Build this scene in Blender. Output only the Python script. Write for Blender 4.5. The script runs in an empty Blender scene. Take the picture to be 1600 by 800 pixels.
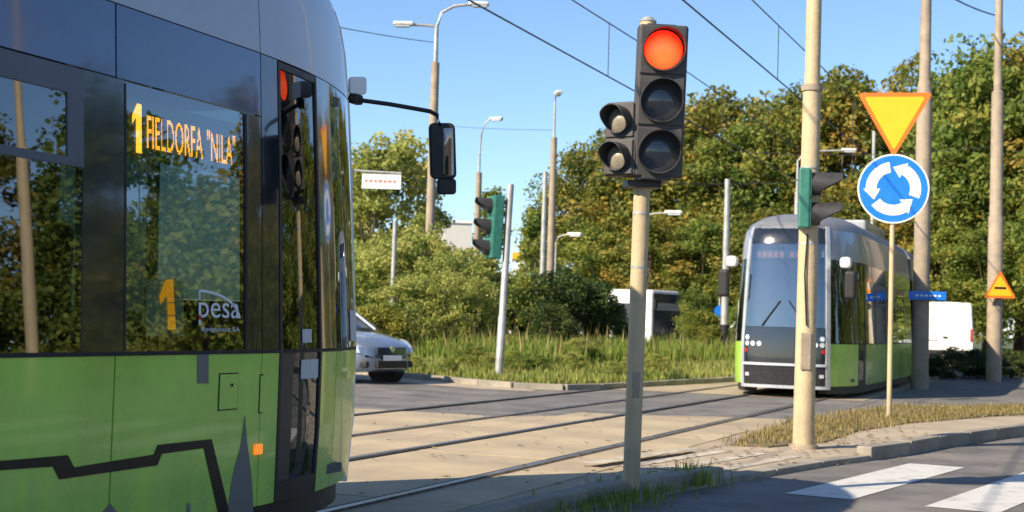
import bpy, bmesh, math, random
import numpy as np
from mathutils import Vector, Matrix
R = math.radians
scene = bpy.context.scene
COL = scene.collection

# ------------------------------------------------------------------ camera
F, EYE = 2250.0, 1.2
PITCH, ROLL = math.atan(103 / F), 0.03
_fw = Vector((0, math.cos(PITCH), math.sin(PITCH))); _up = Vector((0, -math.sin(PITCH), math.cos(PITCH))); _rt = Vector((1, 0, 0))
CR = _rt * math.cos(ROLL) + _up * math.sin(ROLL); CU = -_rt * math.sin(ROLL) + _up * math.cos(ROLL)
cam = bpy.data.cameras.new('camera'); cam.sensor_width = 36; cam.lens = 36 * F / 1600; cam.clip_end = 4000
co = bpy.data.objects.new('camera', cam); COL.objects.link(co)
m = Matrix.Identity(4)
for i in range(3):
    m[i][0], m[i][1], m[i][2] = CR[i], CU[i], -_fw[i]
m[2][3] = EYE
co.matrix_world = m
scene.camera = co
cam.dof.use_dof = True; cam.dof.focus_distance = 8.5; cam.dof.aperture_fstop = 4.6      # the photograph is soft, most of all far off

# ------------------------------------------------------------------ sky, sun, exposure
SUN_AZ, SUN_EL = 234.0, 34.0           # compass heading of the sun seen from the camera (0 = straight ahead, clockwise)
w = bpy.data.worlds.new('World'); scene.world = w; w.use_nodes = True
wt = w.node_tree; wt.nodes.clear()
sky = wt.nodes.new('ShaderNodeTexSky'); sky.sky_type = 'NISHITA'; sky.sun_disc = False
sky.sun_elevation = R(SUN_EL); sky.sun_rotation = R(SUN_AZ); sky.air_density = 0.85; sky.dust_density = 0.25; sky.ozone_density = 4.5
bg = wt.nodes.new('ShaderNodeBackground'); bg.inputs[1].default_value = 0.113
wo = wt.nodes.new('ShaderNodeOutputWorld')
wt.links.new(sky.outputs[0], bg.inputs[0]); wt.links.new(bg.outputs[0], wo.inputs[0])
sl = bpy.data.lights.new('sun', 'SUN'); sl.energy = 5.0; sl.angle = R(0.5); sl.color = (1.0, 0.86, 0.66)
so = bpy.data.objects.new('sun', sl); COL.objects.link(so)
to_sun = Vector((math.sin(R(SUN_AZ)) * math.cos(R(SUN_EL)), math.cos(R(SUN_AZ)) * math.cos(R(SUN_EL)), math.sin(R(SUN_EL))))
so.rotation_euler = (-to_sun).to_track_quat('-Z', 'Y').to_euler()
vs = scene.view_settings; vs.view_transform = 'Standard'; vs.look = 'None'; vs.exposure = 0.8; vs.gamma = 1.0; vs.use_curve_mapping = False

# ------------------------------------------------------------------ pixel helpers (directions only; distance comes from what is touched)
def ray(x, y): return _fw + CR * ((x - 800) / F) + CU * ((400 - y) / F)
def ground(x, y, z=0.0):
    d = ray(x, y); return Vector((0, 0, EYE)) + d * ((z - EYE) / d.z)
def atY(x, y, Y):
    d = ray(x, y); return Vector((0, 0, EYE)) + d * (Y / d.y)
TA = R(21.8)                                            # heading of the tracks
TD = Vector((math.sin(TA), math.cos(TA), 0)); TR = Vector((math.cos(TA), -math.sin(TA), 0))
def trk(along, perp, z=0.0): return TD * along + TR * perp + Vector((0, 0, z))
def side(x, y, perp=-3.77):
    q = ray(x, y); p = Vector((0, 0, EYE)) + q * (perp / q.dot(TR)); return p.dot(TD), p.z

# ------------------------------------------------------------------ materials
def nt(name):
    m = bpy.data.materials.new(name); m.use_nodes = True
    t = m.node_tree; return m, t, t.nodes['Principled BSDF']
def mat(name, col, rough=.5, metal=0., var=.15, scale=6., bump=0., bscale=60., coat=0., spec=.5, col2=None, emis=None, estr=0., lo=.35, hi=.65):
    m, t, b = nt(name); N, L = t.nodes, t.links
    b.inputs['Roughness'].default_value = rough; b.inputs['Metallic'].default_value = metal
    b.inputs['Specular IOR Level'].default_value = spec
    if coat: b.inputs['Coat Weight'].default_value = coat; b.inputs['Coat Roughness'].default_value = .04
    tc = N.new('ShaderNodeTexCoord'); nz = N.new('ShaderNodeTexNoise'); nz.inputs['Scale'].default_value = scale
    nz.inputs['Detail'].default_value = 6; nz.inputs['Roughness'].default_value = .65
    L.new(tc.outputs['Object'], nz.inputs['Vector'])
    rp = N.new('ShaderNodeValToRGB'); e = rp.color_ramp.elements
    c2 = col2 if col2 else tuple(c * (1 - var * 2) for c in col)
    e[0].position, e[1].position = lo, hi
    e[0].color = (*c2, 1); e[1].color = (*[min(1, c * (1 + var)) if not col2 else c for c in col], 1)
    L.new(nz.outputs['Fac'], rp.inputs[0]); L.new(rp.outputs[0], b.inputs['Base Color'])
    mr = N.new('ShaderNodeMapRange'); mr.inputs[1].default_value = .3; mr.inputs[2].default_value = .7; mr.inputs[3].default_value = rough * .82; mr.inputs[4].default_value = min(1, rough * 1.3)
    L.new(nz.outputs['Fac'], mr.inputs[0]); L.new(mr.outputs[0], b.inputs['Roughness'])
    if bump:
        n2 = N.new('ShaderNodeTexNoise'); n2.inputs['Scale'].default_value = bscale; n2.inputs['Detail'].default_value = 4
        L.new(tc.outputs['Object'], n2.inputs['Vector'])
        bp = N.new('ShaderNodeBump'); bp.inputs['Strength'].default_value = bump; bp.inputs['Distance'].default_value = .02
        L.new(n2.outputs['Fac'], bp.inputs['Height']); L.new(bp.outputs[0], b.inputs['Normal'])
    if emis: b.inputs['Emission Color'].default_value = (*emis, 1); b.inputs['Emission Strength'].default_value = estr
    return m
def leaf_mat(name, c0, c1, c2):
    m, t, b = nt(name); N, L = t.nodes, t.links
    at = N.new('ShaderNodeAttribute'); at.attribute_name = 'tint'
    rp = N.new('ShaderNodeValToRGB'); e = rp.color_ramp.elements
    e[0].position, e[0].color = .1, (*c0, 1); e[1].position, e[1].color = .95, (*c2, 1)
    x = e.new(.55); x.color = (*c1, 1)
    oi = N.new('ShaderNodeObjectInfo'); ad = N.new('ShaderNodeMath'); ad.operation = 'MULTIPLY_ADD'
    ad.inputs[1].default_value = .3; ad.inputs[2].default_value = -.15
    a2 = N.new('ShaderNodeMath'); a2.operation = 'ADD'; a2.use_clamp = True
    L.new(oi.outputs['Random'], ad.inputs[0]); L.new(ad.outputs[0], a2.inputs[0]); L.new(at.outputs['Fac'], a2.inputs[1])
    L.new(a2.outputs[0], rp.inputs[0]); L.new(rp.outputs[0], b.inputs['Base Color'])
    b.inputs['Roughness'].default_value = .55; b.inputs['Specular IOR Level'].default_value = .3
    tr = N.new('ShaderNodeBsdfTranslucent'); L.new(rp.outputs[0], tr.inputs[0])
    mx = N.new('ShaderNodeMixShader'); mx.inputs[0].default_value = .46
    L.new(b.outputs[0], mx.inputs[1]); L.new(tr.outputs[0], mx.inputs[2]); L.new(mx.outputs[0], N['Material Output'].inputs[0])
    return m
def glass_mat(name, tint=(.4, .47, .43), ior=1.65, gain=2.1):
    m, t, b = nt(name); N, L = t.nodes, t.links; N.remove(b)
    tr = N.new('ShaderNodeBsdfTransparent'); tr.inputs[0].default_value = (*tint, 1)
    gl = N.new('ShaderNodeBsdfGlossy'); gl.inputs[1].default_value = .012; gl.inputs[0].default_value = (.93, .97, 1, 1)
    fr = N.new('ShaderNodeFresnel'); fr.inputs[0].default_value = ior
    tc = N.new('ShaderNodeTexCoord'); nz = N.new('ShaderNodeTexNoise'); nz.inputs['Scale'].default_value = 1.1; nz.inputs['Detail'].default_value = 1
    L.new(tc.outputs['Object'], nz.inputs['Vector'])
    bp = N.new('ShaderNodeBump'); bp.inputs['Strength'].default_value = .05; bp.inputs['Distance'].default_value = .05
    L.new(nz.outputs['Fac'], bp.inputs['Height']); L.new(bp.outputs[0], gl.inputs['Normal'])
    mu = N.new('ShaderNodeMath'); mu.operation = 'MULTIPLY'; mu.inputs[1].default_value = gain; mu.use_clamp = True
    ge = N.new('ShaderNodeNewGeometry'); iv = N.new('ShaderNodeMath'); iv.operation = 'SUBTRACT'; iv.inputs[0].default_value = 1.0
    m2 = N.new('ShaderNodeMath'); m2.operation = 'MULTIPLY'; L.new(ge.outputs['Backfacing'], iv.inputs[1])
    mx = N.new('ShaderNodeMixShader')
    L.new(fr.outputs[0], mu.inputs[0]); L.new(mu.outputs[0], m2.inputs[0]); L.new(iv.outputs[0], m2.inputs[1]); L.new(m2.outputs[0], mx.inputs[0]); L.new(tr.outputs[0], mx.inputs[1]); L.new(gl.outputs[0], mx.inputs[2])
    L.new(mx.outputs[0], N['Material Output'].inputs[0])
    return m
def emis_mat(name, col, st, base=(.02, .02, .02)): return mat(name, base, .4, var=.05, emis=col, estr=st)

M = dict(
    green=mat('tram_green_paint', (.41, .69, .095), .28, var=.07, scale=2.2, coat=.5, bump=.04, bscale=2.5),
    black=mat('tram_black_gloss', (.014, .018, .026), .12, var=.1, coat=.9),
    silver=mat('tram_silver_paint', (.36, .36, .37), .3, .25, var=.06, scale=2, coat=.5),
    frame=mat('silver_trim', (.62, .64, .66), .3, .5, var=.06),
    darkplastic=mat('dark_plastic', (.022, .022, .024), .45, var=.15, scale=20),
    rubber=mat('black_rubber', (.012, .012, .012), .6, var=.15),
    decal_black=mat('black_vinyl', (.006, .007, .007), .35, var=.05),
    decal_grey=mat('grey_vinyl', (.16, .165, .16), .4, var=.05),
    paper=mat('paper_notice', (.62, .62, .6), .7, var=.06, scale=30),
    interior=mat('tram_interior', (.1, .11, .11), .6, var=.1),
    seat=mat('seat_fabric', (.04, .09, .16), .8, var=.2, scale=30),
    white=mat('white_paint', (.78, .77, .74), .35, var=.04, scale=2, coat=.3),
    glass=glass_mat('tinted_glass'),
    glass2=glass_mat('vehicle_glass', (.3, .34, .35), 1.6, 1.2),
    led=emis_mat('amber_led', (1.0, .3, .02), 7.5),
    ledbg=mat('display_board', (.03, .05, .035), .4, var=.1, emis=(.06, .1, .06), estr=.25),
    amber=mat('amber_lens', (.75, .22, .02), .2, var=.05, emis=(1, .25, .02), estr=.5),
    redlens=mat('red_lens', (.5, .02, .015), .2, var=.05),
    headlamp=mat('headlamp_glass', (.75, .77, .8), .1, .3, var=.05, coat=.8),
    asphalt=mat('asphalt', (.185, .172, .16), .85, var=.2, scale=1.3, bump=.5, bscale=220),
    tracks=mat('sandy_concrete', (.46, .365, .235), .9, col2=(.28, .23, .16), scale=1.1, bump=.5, bscale=120, lo=.3, hi=.7),
    slab=mat('track_slab_concrete', (.52, .415, .265), .9, col2=(.31, .255, .175), scale=.9, bump=.5, bscale=110, lo=.3, hi=.7),
    rail=mat('rail_steel', (.26, .235, .215), .3, .7, var=.25, scale=8),
    groove=mat('rail_groove_dirt', (.03, .026, .022), .9, var=.2),
    pave=mat('pavement_concrete', (.45, .37, .265), .9, col2=(.31, .255, .185), scale=1.6, bump=.4, bscale=90, lo=.3, hi=.7),
    kerb=mat('kerb_concrete', (.32, .285, .225), .9, col2=(.2, .18, .15), scale=4, bump=.4, bscale=60),
    paint=mat('road_paint', (.56, .55, .52), .75, col2=(.36, .35, .33), scale=5, bump=.3, bscale=150, lo=.3, hi=.48),
    wornpaint=mat('worn_road_paint', (.52, .47, .38), .8, col2=(.34, .28, .2), scale=6, lo=.35, hi=.6),
    soil=mat('dry_soil', (.2, .15, .085), .95, col2=(.11, .1, .05), scale=1.5, bump=.6, bscale=30),
    field=mat('field_grass', (.1, .11, .04), .95, col2=(.06, .08, .025), scale=.3, bump=.5, bscale=10),
    pole=mat('sand_painted_pole', (.52, .41, .245), .6, col2=(.4, .31, .19), scale=5, bump=.2, bscale=30, lo=.25, hi=.6),
    pole2=mat('weathered_pole', (.37, .3, .215), .7, col2=(.25, .2, .15), scale=4, bump=.2, bscale=30),
    galv=mat('galvanised_steel', (.42, .42, .4), .5, .4, var=.12, scale=4),
    wire=mat('overhead_wire', (.06, .065, .075), .5, .3, var=.1),
    sgrey=mat('signal_housing_grey', (.058, .054, .053), .5, var=.12, scale=9),
    sgreen=mat('signal_housing_green', (.03, .17, .125), .5, var=.1, scale=9),
    visor=mat('signal_visor', (.04, .039, .04), .5, var=.12),
    lens=mat('unlit_lens', (.06, .068, .078), .12, var=.1, coat=.4),
    palelens=mat('pale_lens', (.3, .265, .2), .3, var=.12, scale=30),
    syellow=mat('sign_yellow', (.85, .43, .008), .4, var=.02),
    sorange=mat('sign_border', (.8, .16, .01), .4, var=.03),
    sblue=mat('sign_blue', (.006, .17, .65), .4, var=.03),
    swhite=mat('sign_white', (.82, .82, .78), .4, var=.03),
    sback=mat('sign_back', (.35, .36, .37), .5, .4, var=.06),
    scrawl=mat('small_red_lettering', (.55, .22, .2), .6, var=.05),
    carpaint=mat('silver_blue_car_paint', (.3, .35, .43), .28, .55, var=.04, coat=.8),
    tyre=mat('tyre', (.018, .018, .018), .8, var=.15, scale=30),
    rim=mat('alloy_rim', (.45, .46, .48), .3, .8, var=.1),
    bark=mat('bark', (.14, .11, .08), .9, col2=(.07, .055, .04), scale=8, bump=.6, bscale=25),
    wall=mat('pale_render', (.6, .58, .54), .8, var=.06),
    winblue=mat('dark_window', (.03, .04, .06), .08, var=.1),
    leaf_mix=leaf_mat('mixed_autumn_leaves', (.115, .155, .03), (.29, .275, .052), (.5, .31, .065)),
    leaf_green=leaf_mat('green_leaves', (.105, .17, .032), (.245, .29, .054), (.4, .36, .075)),
    leaf_pale=leaf_mat('pale_leaves', (.19, .24, .055), (.36, .39, .09), (.5, .47, .14)),
    leaf_dark=leaf_mat('dark_leaves', (.03, .06, .016), (.075, .115, .028), (.14, .165, .042)),
    leaf_yellow=leaf_mat('yellow_leaves', (.11, .15, .022), (.24, .26, .04), (.38, .32, .06)),
    grass=leaf_mat('meadow_grass', (.15, .22, .035), (.29, .34, .065), (.46, .38, .15)),
    drygrass=leaf_mat('dry_grass', (.15, .15, .04), (.36, .27, .1), (.5, .38, .17)),
)
def red_lamp():
    m, t, b = nt('lit_red_lens'); N, L = t.nodes, t.links
    tc = N.new('ShaderNodeTexCoord'); ln = N.new('ShaderNodeVectorMath'); ln.operation = 'LENGTH'
    ad = N.new('ShaderNodeVectorMath'); ad.operation = 'ADD'; ad.inputs[1].default_value = (.0, 0, .03)
    L.new(tc.outputs['Object'], ad.inputs[0]); L.new(ad.outputs[0], ln.inputs[0])
    mr = N.new('ShaderNodeMapRange'); mr.inputs[1].default_value = .05; mr.inputs[2].default_value = .14
    L.new(ln.outputs['Value'], mr.inputs[0])
    rp = N.new('ShaderNodeValToRGB'); e = rp.color_ramp.elements
    e[0].color = (1, .105, .02, 1); e[1].color = (1, .012, .004, 1); e[1].position = 1; x = e.new(.55); x.color = (1, .06, .012, 1)
    L.new(mr.outputs[0], rp.inputs[0]); L.new(rp.outputs[0], b.inputs['Emission Color'])
    b.inputs['Emission Strength'].default_value = 1.5; b.inputs['Base Color'].default_value = (.25, .02, .01, 1)
    b.inputs['Roughness'].default_value = .25
    return m
M['red_on'] = red_lamp()
def grime(m, z0, z1, col, amount):
    # road dust thrown up on the lower panels: streaky, thickest near the skirt
    t = m.node_tree; N, L = t.nodes, t.links; b = N['Principled BSDF']; src = b.inputs['Base Color'].links[0].from_socket
    tc = N.new('ShaderNodeTexCoord'); sx = N.new('ShaderNodeSeparateXYZ'); L.new(tc.outputs['Object'], sx.inputs[0])
    mp = N.new('ShaderNodeMapping'); mp.inputs['Scale'].default_value = (7, 7, 1.2); L.new(tc.outputs['Object'], mp.inputs[0])
    nz = N.new('ShaderNodeTexNoise'); nz.inputs['Scale'].default_value = 1.6; nz.inputs['Detail'].default_value = 7; nz.inputs['Roughness'].default_value = .7; L.new(mp.outputs[0], nz.inputs['Vector'])
    mr = N.new('ShaderNodeMapRange'); mr.inputs[1].default_value = z0; mr.inputs[2].default_value = z1; mr.inputs[3].default_value = amount; mr.inputs[4].default_value = amount * .12; L.new(sx.outputs['Z'], mr.inputs[0])
    m2 = N.new('ShaderNodeMapRange'); m2.inputs[1].default_value = .35; m2.inputs[2].default_value = .7; L.new(nz.outputs['Fac'], m2.inputs[0])
    mu = N.new('ShaderNodeMath'); mu.operation = 'MULTIPLY'; L.new(mr.outputs[0], mu.inputs[0]); L.new(m2.outputs[0], mu.inputs[1])
    mx = N.new('ShaderNodeMix'); mx.data_type = 'RGBA'; mx.inputs[7].default_value = (*col, 1); L.new(mu.outputs[0], mx.inputs[0]); L.new(src, mx.inputs[6]); L.new(mx.outputs[2], b.inputs['Base Color'])
grime(M['green'], .3, .9, (.3, .28, .18), .35)
grime(M['pole'], .0, .8, (.2, .16, .11), .7)

# ------------------------------------------------------------------ mesh helpers
class MB:
    def __init__(s): s.v, s.f = [], []
    def add(s, vs, fs):
        o = len(s.v); s.v += [tuple(v) for v in vs]; s.f += [tuple(i + o for i in f) for f in fs]; return s
    def box(s, c, d, rz=0., mtx=None):
        vs = [Vector((x * d[0] / 2, y * d[1] / 2, z * d[2] / 2)) for x in (-1, 1) for y in (-1, 1) for z in (-1, 1)]
        q = Matrix.Rotation(rz, 3, 'Z') if rz else Matrix.Identity(3)
        vs = [(mtx @ v if mtx else q @ v) + Vector(c) for v in vs]
        return s.add(vs, [(0, 1, 3, 2), (4, 6, 7, 5), (0, 4, 5, 1), (2, 3, 7, 6), (0, 2, 6, 4), (1, 5, 7, 3)])
    def tube(s, pts, rad, seg=12, cap=True):
        pts = [Vector(p) for p in pts]; n = len(pts)
        if not hasattr(rad, '__len__'): rad = [rad] * n
        vs, fs = [], []
        for i, p in enumerate(pts):
            t = (pts[min(i + 1, n - 1)] - pts[max(i - 1, 0)])
            if t.length < 1e-9: t = Vector((0, 0, 1))
            t.normalize(); a = Vector((0, 0, 1)) if abs(t.z) < .9 else Vector((0, 1, 0))
            u = t.cross(a).normalized(); v = t.cross(u)
            for k in range(seg):
                an = 2 * math.pi * k / seg; vs.append(p + (u * math.cos(an) + v * math.sin(an)) * rad[i])
        for i in range(n - 1):
            for k in range(seg):
                k2 = (k + 1) % seg; fs.append((i * seg + k, i * seg + k2, (i + 1) * seg + k2, (i + 1) * seg + k))
        if cap: fs.append(tuple(range(seg))[::-1]); fs.append(tuple((n - 1) * seg + k for k in range(seg)))
        return s.add(vs, fs)
    def prism(s, poly, fn0, fn1):
        """poly: 2-D outline; fn0 / fn1 map a 2-D point to the two faces"""
        n = len(poly); vs = [fn0(*p) for p in poly] + [fn1(*p) for p in poly]
        return s.add(vs, [tuple(range(n))[::-1], tuple(range(n, 2 * n))] + [(i, (i + 1) % n, n + (i + 1) % n, n + i) for i in range(n)])
    def grid(s, rows, close=False):
        nr, nc = len(rows), len(rows[0]); vs = [p for r in rows for p in r]; fs = []
        for i in range(nr - 1):
            for j in range(nc - (0 if close else 1)):
                j2 = (j + 1) % nc; fs.append((i * nc + j, i * nc + j2, (i + 1) * nc + j2, (i + 1) * nc + j))
        return s.add(vs, fs)
    def mesh(s, name, material, smooth=False):
        me = bpy.data.meshes.new(name); me.from_pydata([tuple(v) for v in s.v], [], s.f)
        bm = bmesh.new(); bm.from_mesh(me); bmesh.ops.remove_doubles(bm, verts=bm.verts, dist=1e-5)
        bmesh.ops.recalc_face_normals(bm, faces=bm.faces); bm.to_mesh(me); bm.free()
        me.materials.append(M[material] if isinstance(material, str) else material)
        if smooth: me.shade_smooth(); me.set_sharp_from_angle(angle=R(38))
        me.update(); return me
    def build(s, name, material, parent=None, smooth=False, loc=None, bevel=0):
        o = link(name, s.mesh(name, material, smooth), parent, loc)
        if bevel:
            b = o.modifiers.new('bevel', 'BEVEL'); b.width = bevel; b.segments = 2; b.limit_method = 'ANGLE'; b.angle_limit = R(40)
        return o
def link(name, data, parent=None, loc=None):
    o = bpy.data.objects.new(name, data); COL.objects.link(o)
    if parent: o.parent = parent
    if loc is not None: o.location = loc
    return o
def tag(o, label=None, cat=None, group=None, kind=None):
    if label: o['label'] = label
    if cat: o['category'] = cat
    if group: o['group'] = group
    if kind: o['kind'] = kind
    return o
def thing(name, label, cat, loc=(0, 0, 0), rz=0., group=None):
    o = link(name, None, None, loc); o.rotation_euler = (0, 0, rz); o.empty_display_size = .2
    return tag(o, label, cat, group)
def copy_tree(o, parent=None):
    c = o.copy(); COL.objects.link(c)
    if parent: c.parent = parent
    for ch in list(o.children): copy_tree(ch, c)
    return c
def text_poly(txt, size=1.0, sx=1.0):
    cu = bpy.data.curves.new('txt', 'FONT'); cu.body = txt; cu.size = size; cu.resolution_u = 3
    ob = bpy.data.objects.new('txt', cu); COL.objects.link(ob); bpy.context.view_layer.update()
    me = bpy.data.meshes.new_from_object(ob.evaluated_get(bpy.context.evaluated_depsgraph_get()))
    vs = [(v.co.x * sx, v.co.y) for v in me.vertices]; fs = [tuple(p.vertices) for p in me.polygons]
    bpy.data.objects.remove(ob); bpy.data.curves.remove(cu); bpy.data.meshes.remove(me)
    x0 = min(v[0] for v in vs); x1 = max(v[0] for v in vs); y0 = min(v[1] for v in vs); y1 = max(v[1] for v in vs)
    return [((x - x0) / (x1 - x0), (y - y0) / (y1 - y0)) for x, y in vs], fs
def sm(t): t = max(0., min(1., t)); return t * t * (3 - 2 * t)
def arc(c, r, a0, a1, n): return [(c[0] + r * math.cos(R(a0 + (a1 - a0) * i / n)), c[1] + r * math.sin(R(a0 + (a1 - a0) * i / n))) for i in range(n + 1)]
def flat(name, pts, z, material, kind='structure', parent=None):
    mb = MB(); mb.add([(p[0], p[1], z) for p in pts], [tuple(range(len(pts)))])
    o = mb.build(name, material, parent)
    if kind: tag(o, kind=kind)
    return o

# ================================================================== THE SETTING
def gp(x, y): p = ground(x, y); return (p.x, p.y)
flat('ground', [(-900, -300), (900, -300), (900, 1500), (-900, 1500)], 0.0, 'field')
flat('road', [(-70, -40), (60, -40), (60, 20), (34, 36), (40, 90), (14, 90), (11, 44), (4, 33), (0.6, 25.4), (-2.3, 29.2), (-14, 44), (-70, 60)], .004, 'asphalt')
flat('track_bed', [tuple(trk(-10, -8.9)[:2]), gp(520, 646), gp(760, 652), gp(980, 649), gp(1120, 652), gp(1235, 656), gp(1140, 706), tuple(trk(12, -3.4)[:2]), tuple(trk(-10, -3.4)[:2])], .009, 'tracks')
flat('track_bed', [tuple(trk(25.6, -3.6)[:2]), tuple(trk(80, -3.6)[:2]), tuple(trk(80, -9.2)[:2]), tuple(trk(25.6, -9.2)[:2])], .009, 'tracks')

rnd = random.Random(4)
slab_mesh = []
for k in range(3):
    mb = MB(); mb.box((0, 0, 0), (1.24, 1.62, .03)); slab_mesh.append(mb.mesh('concrete_slab', 'slab'))
slab_n = []
for k in range(2):
    mb = MB(); mb.box((0, 0, 0), (.52, 1.62, .03)); slab_n.append(mb.mesh('concrete_slab', 'slab'))
for ti, c in enumerate((-4.98, -7.53)):
    t = tag(link('tram_track', None), kind='structure')
    for sd in (-.7175, .7175):
        mb = MB()
        p0, p1 = trk(-12, c + sd, .012), trk(85, c + sd, .012)
        mb.box((p0 + p1) / 2, (.062, 97, .03), -TA)
        r_ = mb.build('rail', 'rail', t)
        mb = MB(); off = -.052 if sd > 0 else .052
        p0, p1 = trk(-12, c + sd + off, .01), trk(85, c + sd + off, .01)
        mb.box((p0 + p1) / 2, (.042, 97, .022), -TA); mb.build('groove', 'groove', r_)
    for i in range(12):
        a = 1.2 + i * 1.64
        for dx, w_ in ((0, 1), (-1.07, 0), (1.07, 0)):
            if a > 17.5 and (ti == 0 and dx > 0 or a > 19): continue
            if ti == 1 and a > 17: continue
            o = link('concrete_slab', rnd.choice(slab_mesh if w_ else slab_n), t, trk(a, c + dx, .0 + rnd.uniform(-.0015, .002)))
            o.rotation_euler = (rnd.uniform(-.001, .001), rnd.uniform(-.002, .002), -TA)

# --- pavement island with kerb
K = [tuple(trk(5.0, -3.28)[:2]), (.33, 9.24), (1.33, 10.72), (2.96, 13.13), (3.71, 13.99), (4.4, 15.1), (5.8, 17.06), (8.3, 20.2), (13, 25.2)]
isl = K + [gp(1700, 634), gp(1560, 638), gp(1400, 638), gp(1250, 658), gp(1140, 703), tuple(trk(12, -3.42)[:2]), tuple(trk(5, -3.42)[:2])]
mb = MB(); mb.prism(isl, lambda x, y: (x, y, -.03), lambda x, y: (x, y, .045)); tag(mb.build('pavement', 'pave'), kind='structure')
patch = [gp(1140, 704), gp(1250, 660), gp(1400, 640), gp(1560, 640), gp(1700, 636), gp(1700, 648), gp(1560, 655), gp(1420, 667), gp(1340, 680), gp(1290, 698), gp(1200, 707)]
mb = MB(); mb.prism(patch, lambda x, y: (x, y, .0), lambda x, y: (x, y, .06)); tag(mb.build('grass_bank', 'soil'), kind='structure')
kb = tag(link('kerb', None), kind='structure')
def kerb_run(parent, pts, height, wid=.15, L=1.0, zb=-.05, mtl='kerb'):
    pts = [Vector((p[0], p[1], 0)) for p in pts]; cum = [0]
    for i in range(len(pts) - 1): cum.append(cum[-1] + (pts[i + 1] - pts[i]).length)
    def at(s):
        for i in range(len(pts) - 1):
            if s <= cum[i + 1] or i == len(pts) - 2:
                return pts[i] + (pts[i + 1] - pts[i]) * ((s - cum[i]) / (cum[i + 1] - cum[i]))
    n = int(cum[-1] / L)
    for i in range(n):
        a, b = at(i * L), at((i + 1) * L); c = (a + b) / 2; d = b - a
        h0, h1 = height(c), height(c)
        hh = h0 + rnd.uniform(-.004, .004)
        mb = MB(); mb.box((0, 0, (zb + hh) / 2), (d.length - .012, wid, hh - zb))
        o = mb.build('kerb_stone', mtl, parent, bevel=.012); o.location = (c.x, c.y, 0); o.rotation_euler = (0, 0, math.atan2(d.y, d.x) + rnd.uniform(-.006, .006))
kerb_run(kb, K, lambda c: .055 if 1.75 < c.x < 3.55 else .135)
# pedestrian-crossing stripes across the carriageway and worn ones on the island
sd_, sp_ = Vector((.519, .855, 0)), Vector((.855, -.519, 0))
for i in range(6):
    c = Vector((3.1, 11.85, 0)) + sp_ * (i * 1.02)
    pts = [c + sd_ * a + sp_ * b for a, b in ((-1.62, -.25), (1.62, -.25), (1.62, .25), (-1.62, .25))]
    flat('crossing_stripe', [(p.x, p.y) for p in pts], .0085, 'paint')
for i in range(4):
    c = Vector((2.14, 12.45, 0)) - sp_ * (i * .34)
    pts = [c + sd_ * a + sp_ * b for a, b in ((-1.1, -.07), (1.0, -.07), (1.0, .07), (-1.1, .07))]
    flat('crossing_stripe', [(p.x, p.y) for p in pts], .0495, 'wornpaint')

# --- roundabout island with its mound
Fm = [(-26, 56), (-14, 43), (-8, 36.2), (-3.6, 31.2), (-2, 29.4), (-.6, 27.3), (.1, 26.3), (.76, 25.95), (1.4, 26.5), (2.6, 28.6), (5.02, 32.8), (8, 38), (11, 44), (15, 58)]
Bm = [(-34, 66), (-26, 64), (-18, 62), (-12, 60), (-9, 58), (-5, 58), (-2, 58), (1, 58), (3, 58), (5, 58), (9, 60), (12, 61), (14, 62), (16, 64)]
def mound_z(x, y):
    d = min((Vector((x, y)) - Vector(a) - (Vector(b) - Vector(a)) * max(0, min(1, (Vector((x, y)) - Vector(a)).dot(Vector(b) - Vector(a)) / (Vector(b) - Vector(a)).length_squared))).length for a, b in zip(Fm[:-1], Fm[1:]))
    return .1 + .42 * sm(d / 4.5)
rows = []
for f, b in zip(Fm, Bm):
    f, b = Vector((*f, 0)), Vector((*b, 0)); L_ = (b - f).length; row = []
    for t in (0, .4, 1, 2, 3.2, 5, 8, .5 * L_ + 4, L_):
        p = f + (b - f) * min(1, t / L_); p.z = mound_z(p.x, p.y) if t > 0 else .1; row.append(p)
    row.insert(0, Vector((f.x, f.y, -.03))); rows.append(row)
mb = MB(); mb.grid(rows); tag(mb.build('grass_mound', 'soil', smooth=True), kind='structure')
kb2 = tag(link('kerb', None), kind='structure')
kerb_run(kb2, [(x * 1.0 - (0.1 if x < .7 else -.1), y - .12) for x, y in Fm[1:-1]], lambda c: .11)
flat('path', [(-2.3, 29.1), (.5, 25.6), (.4, 25.0), (-.6, 25.5), (-3.4, 28.4), (-14, 41.5), (-14, 42.6)], .0085, 'pave')

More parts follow.
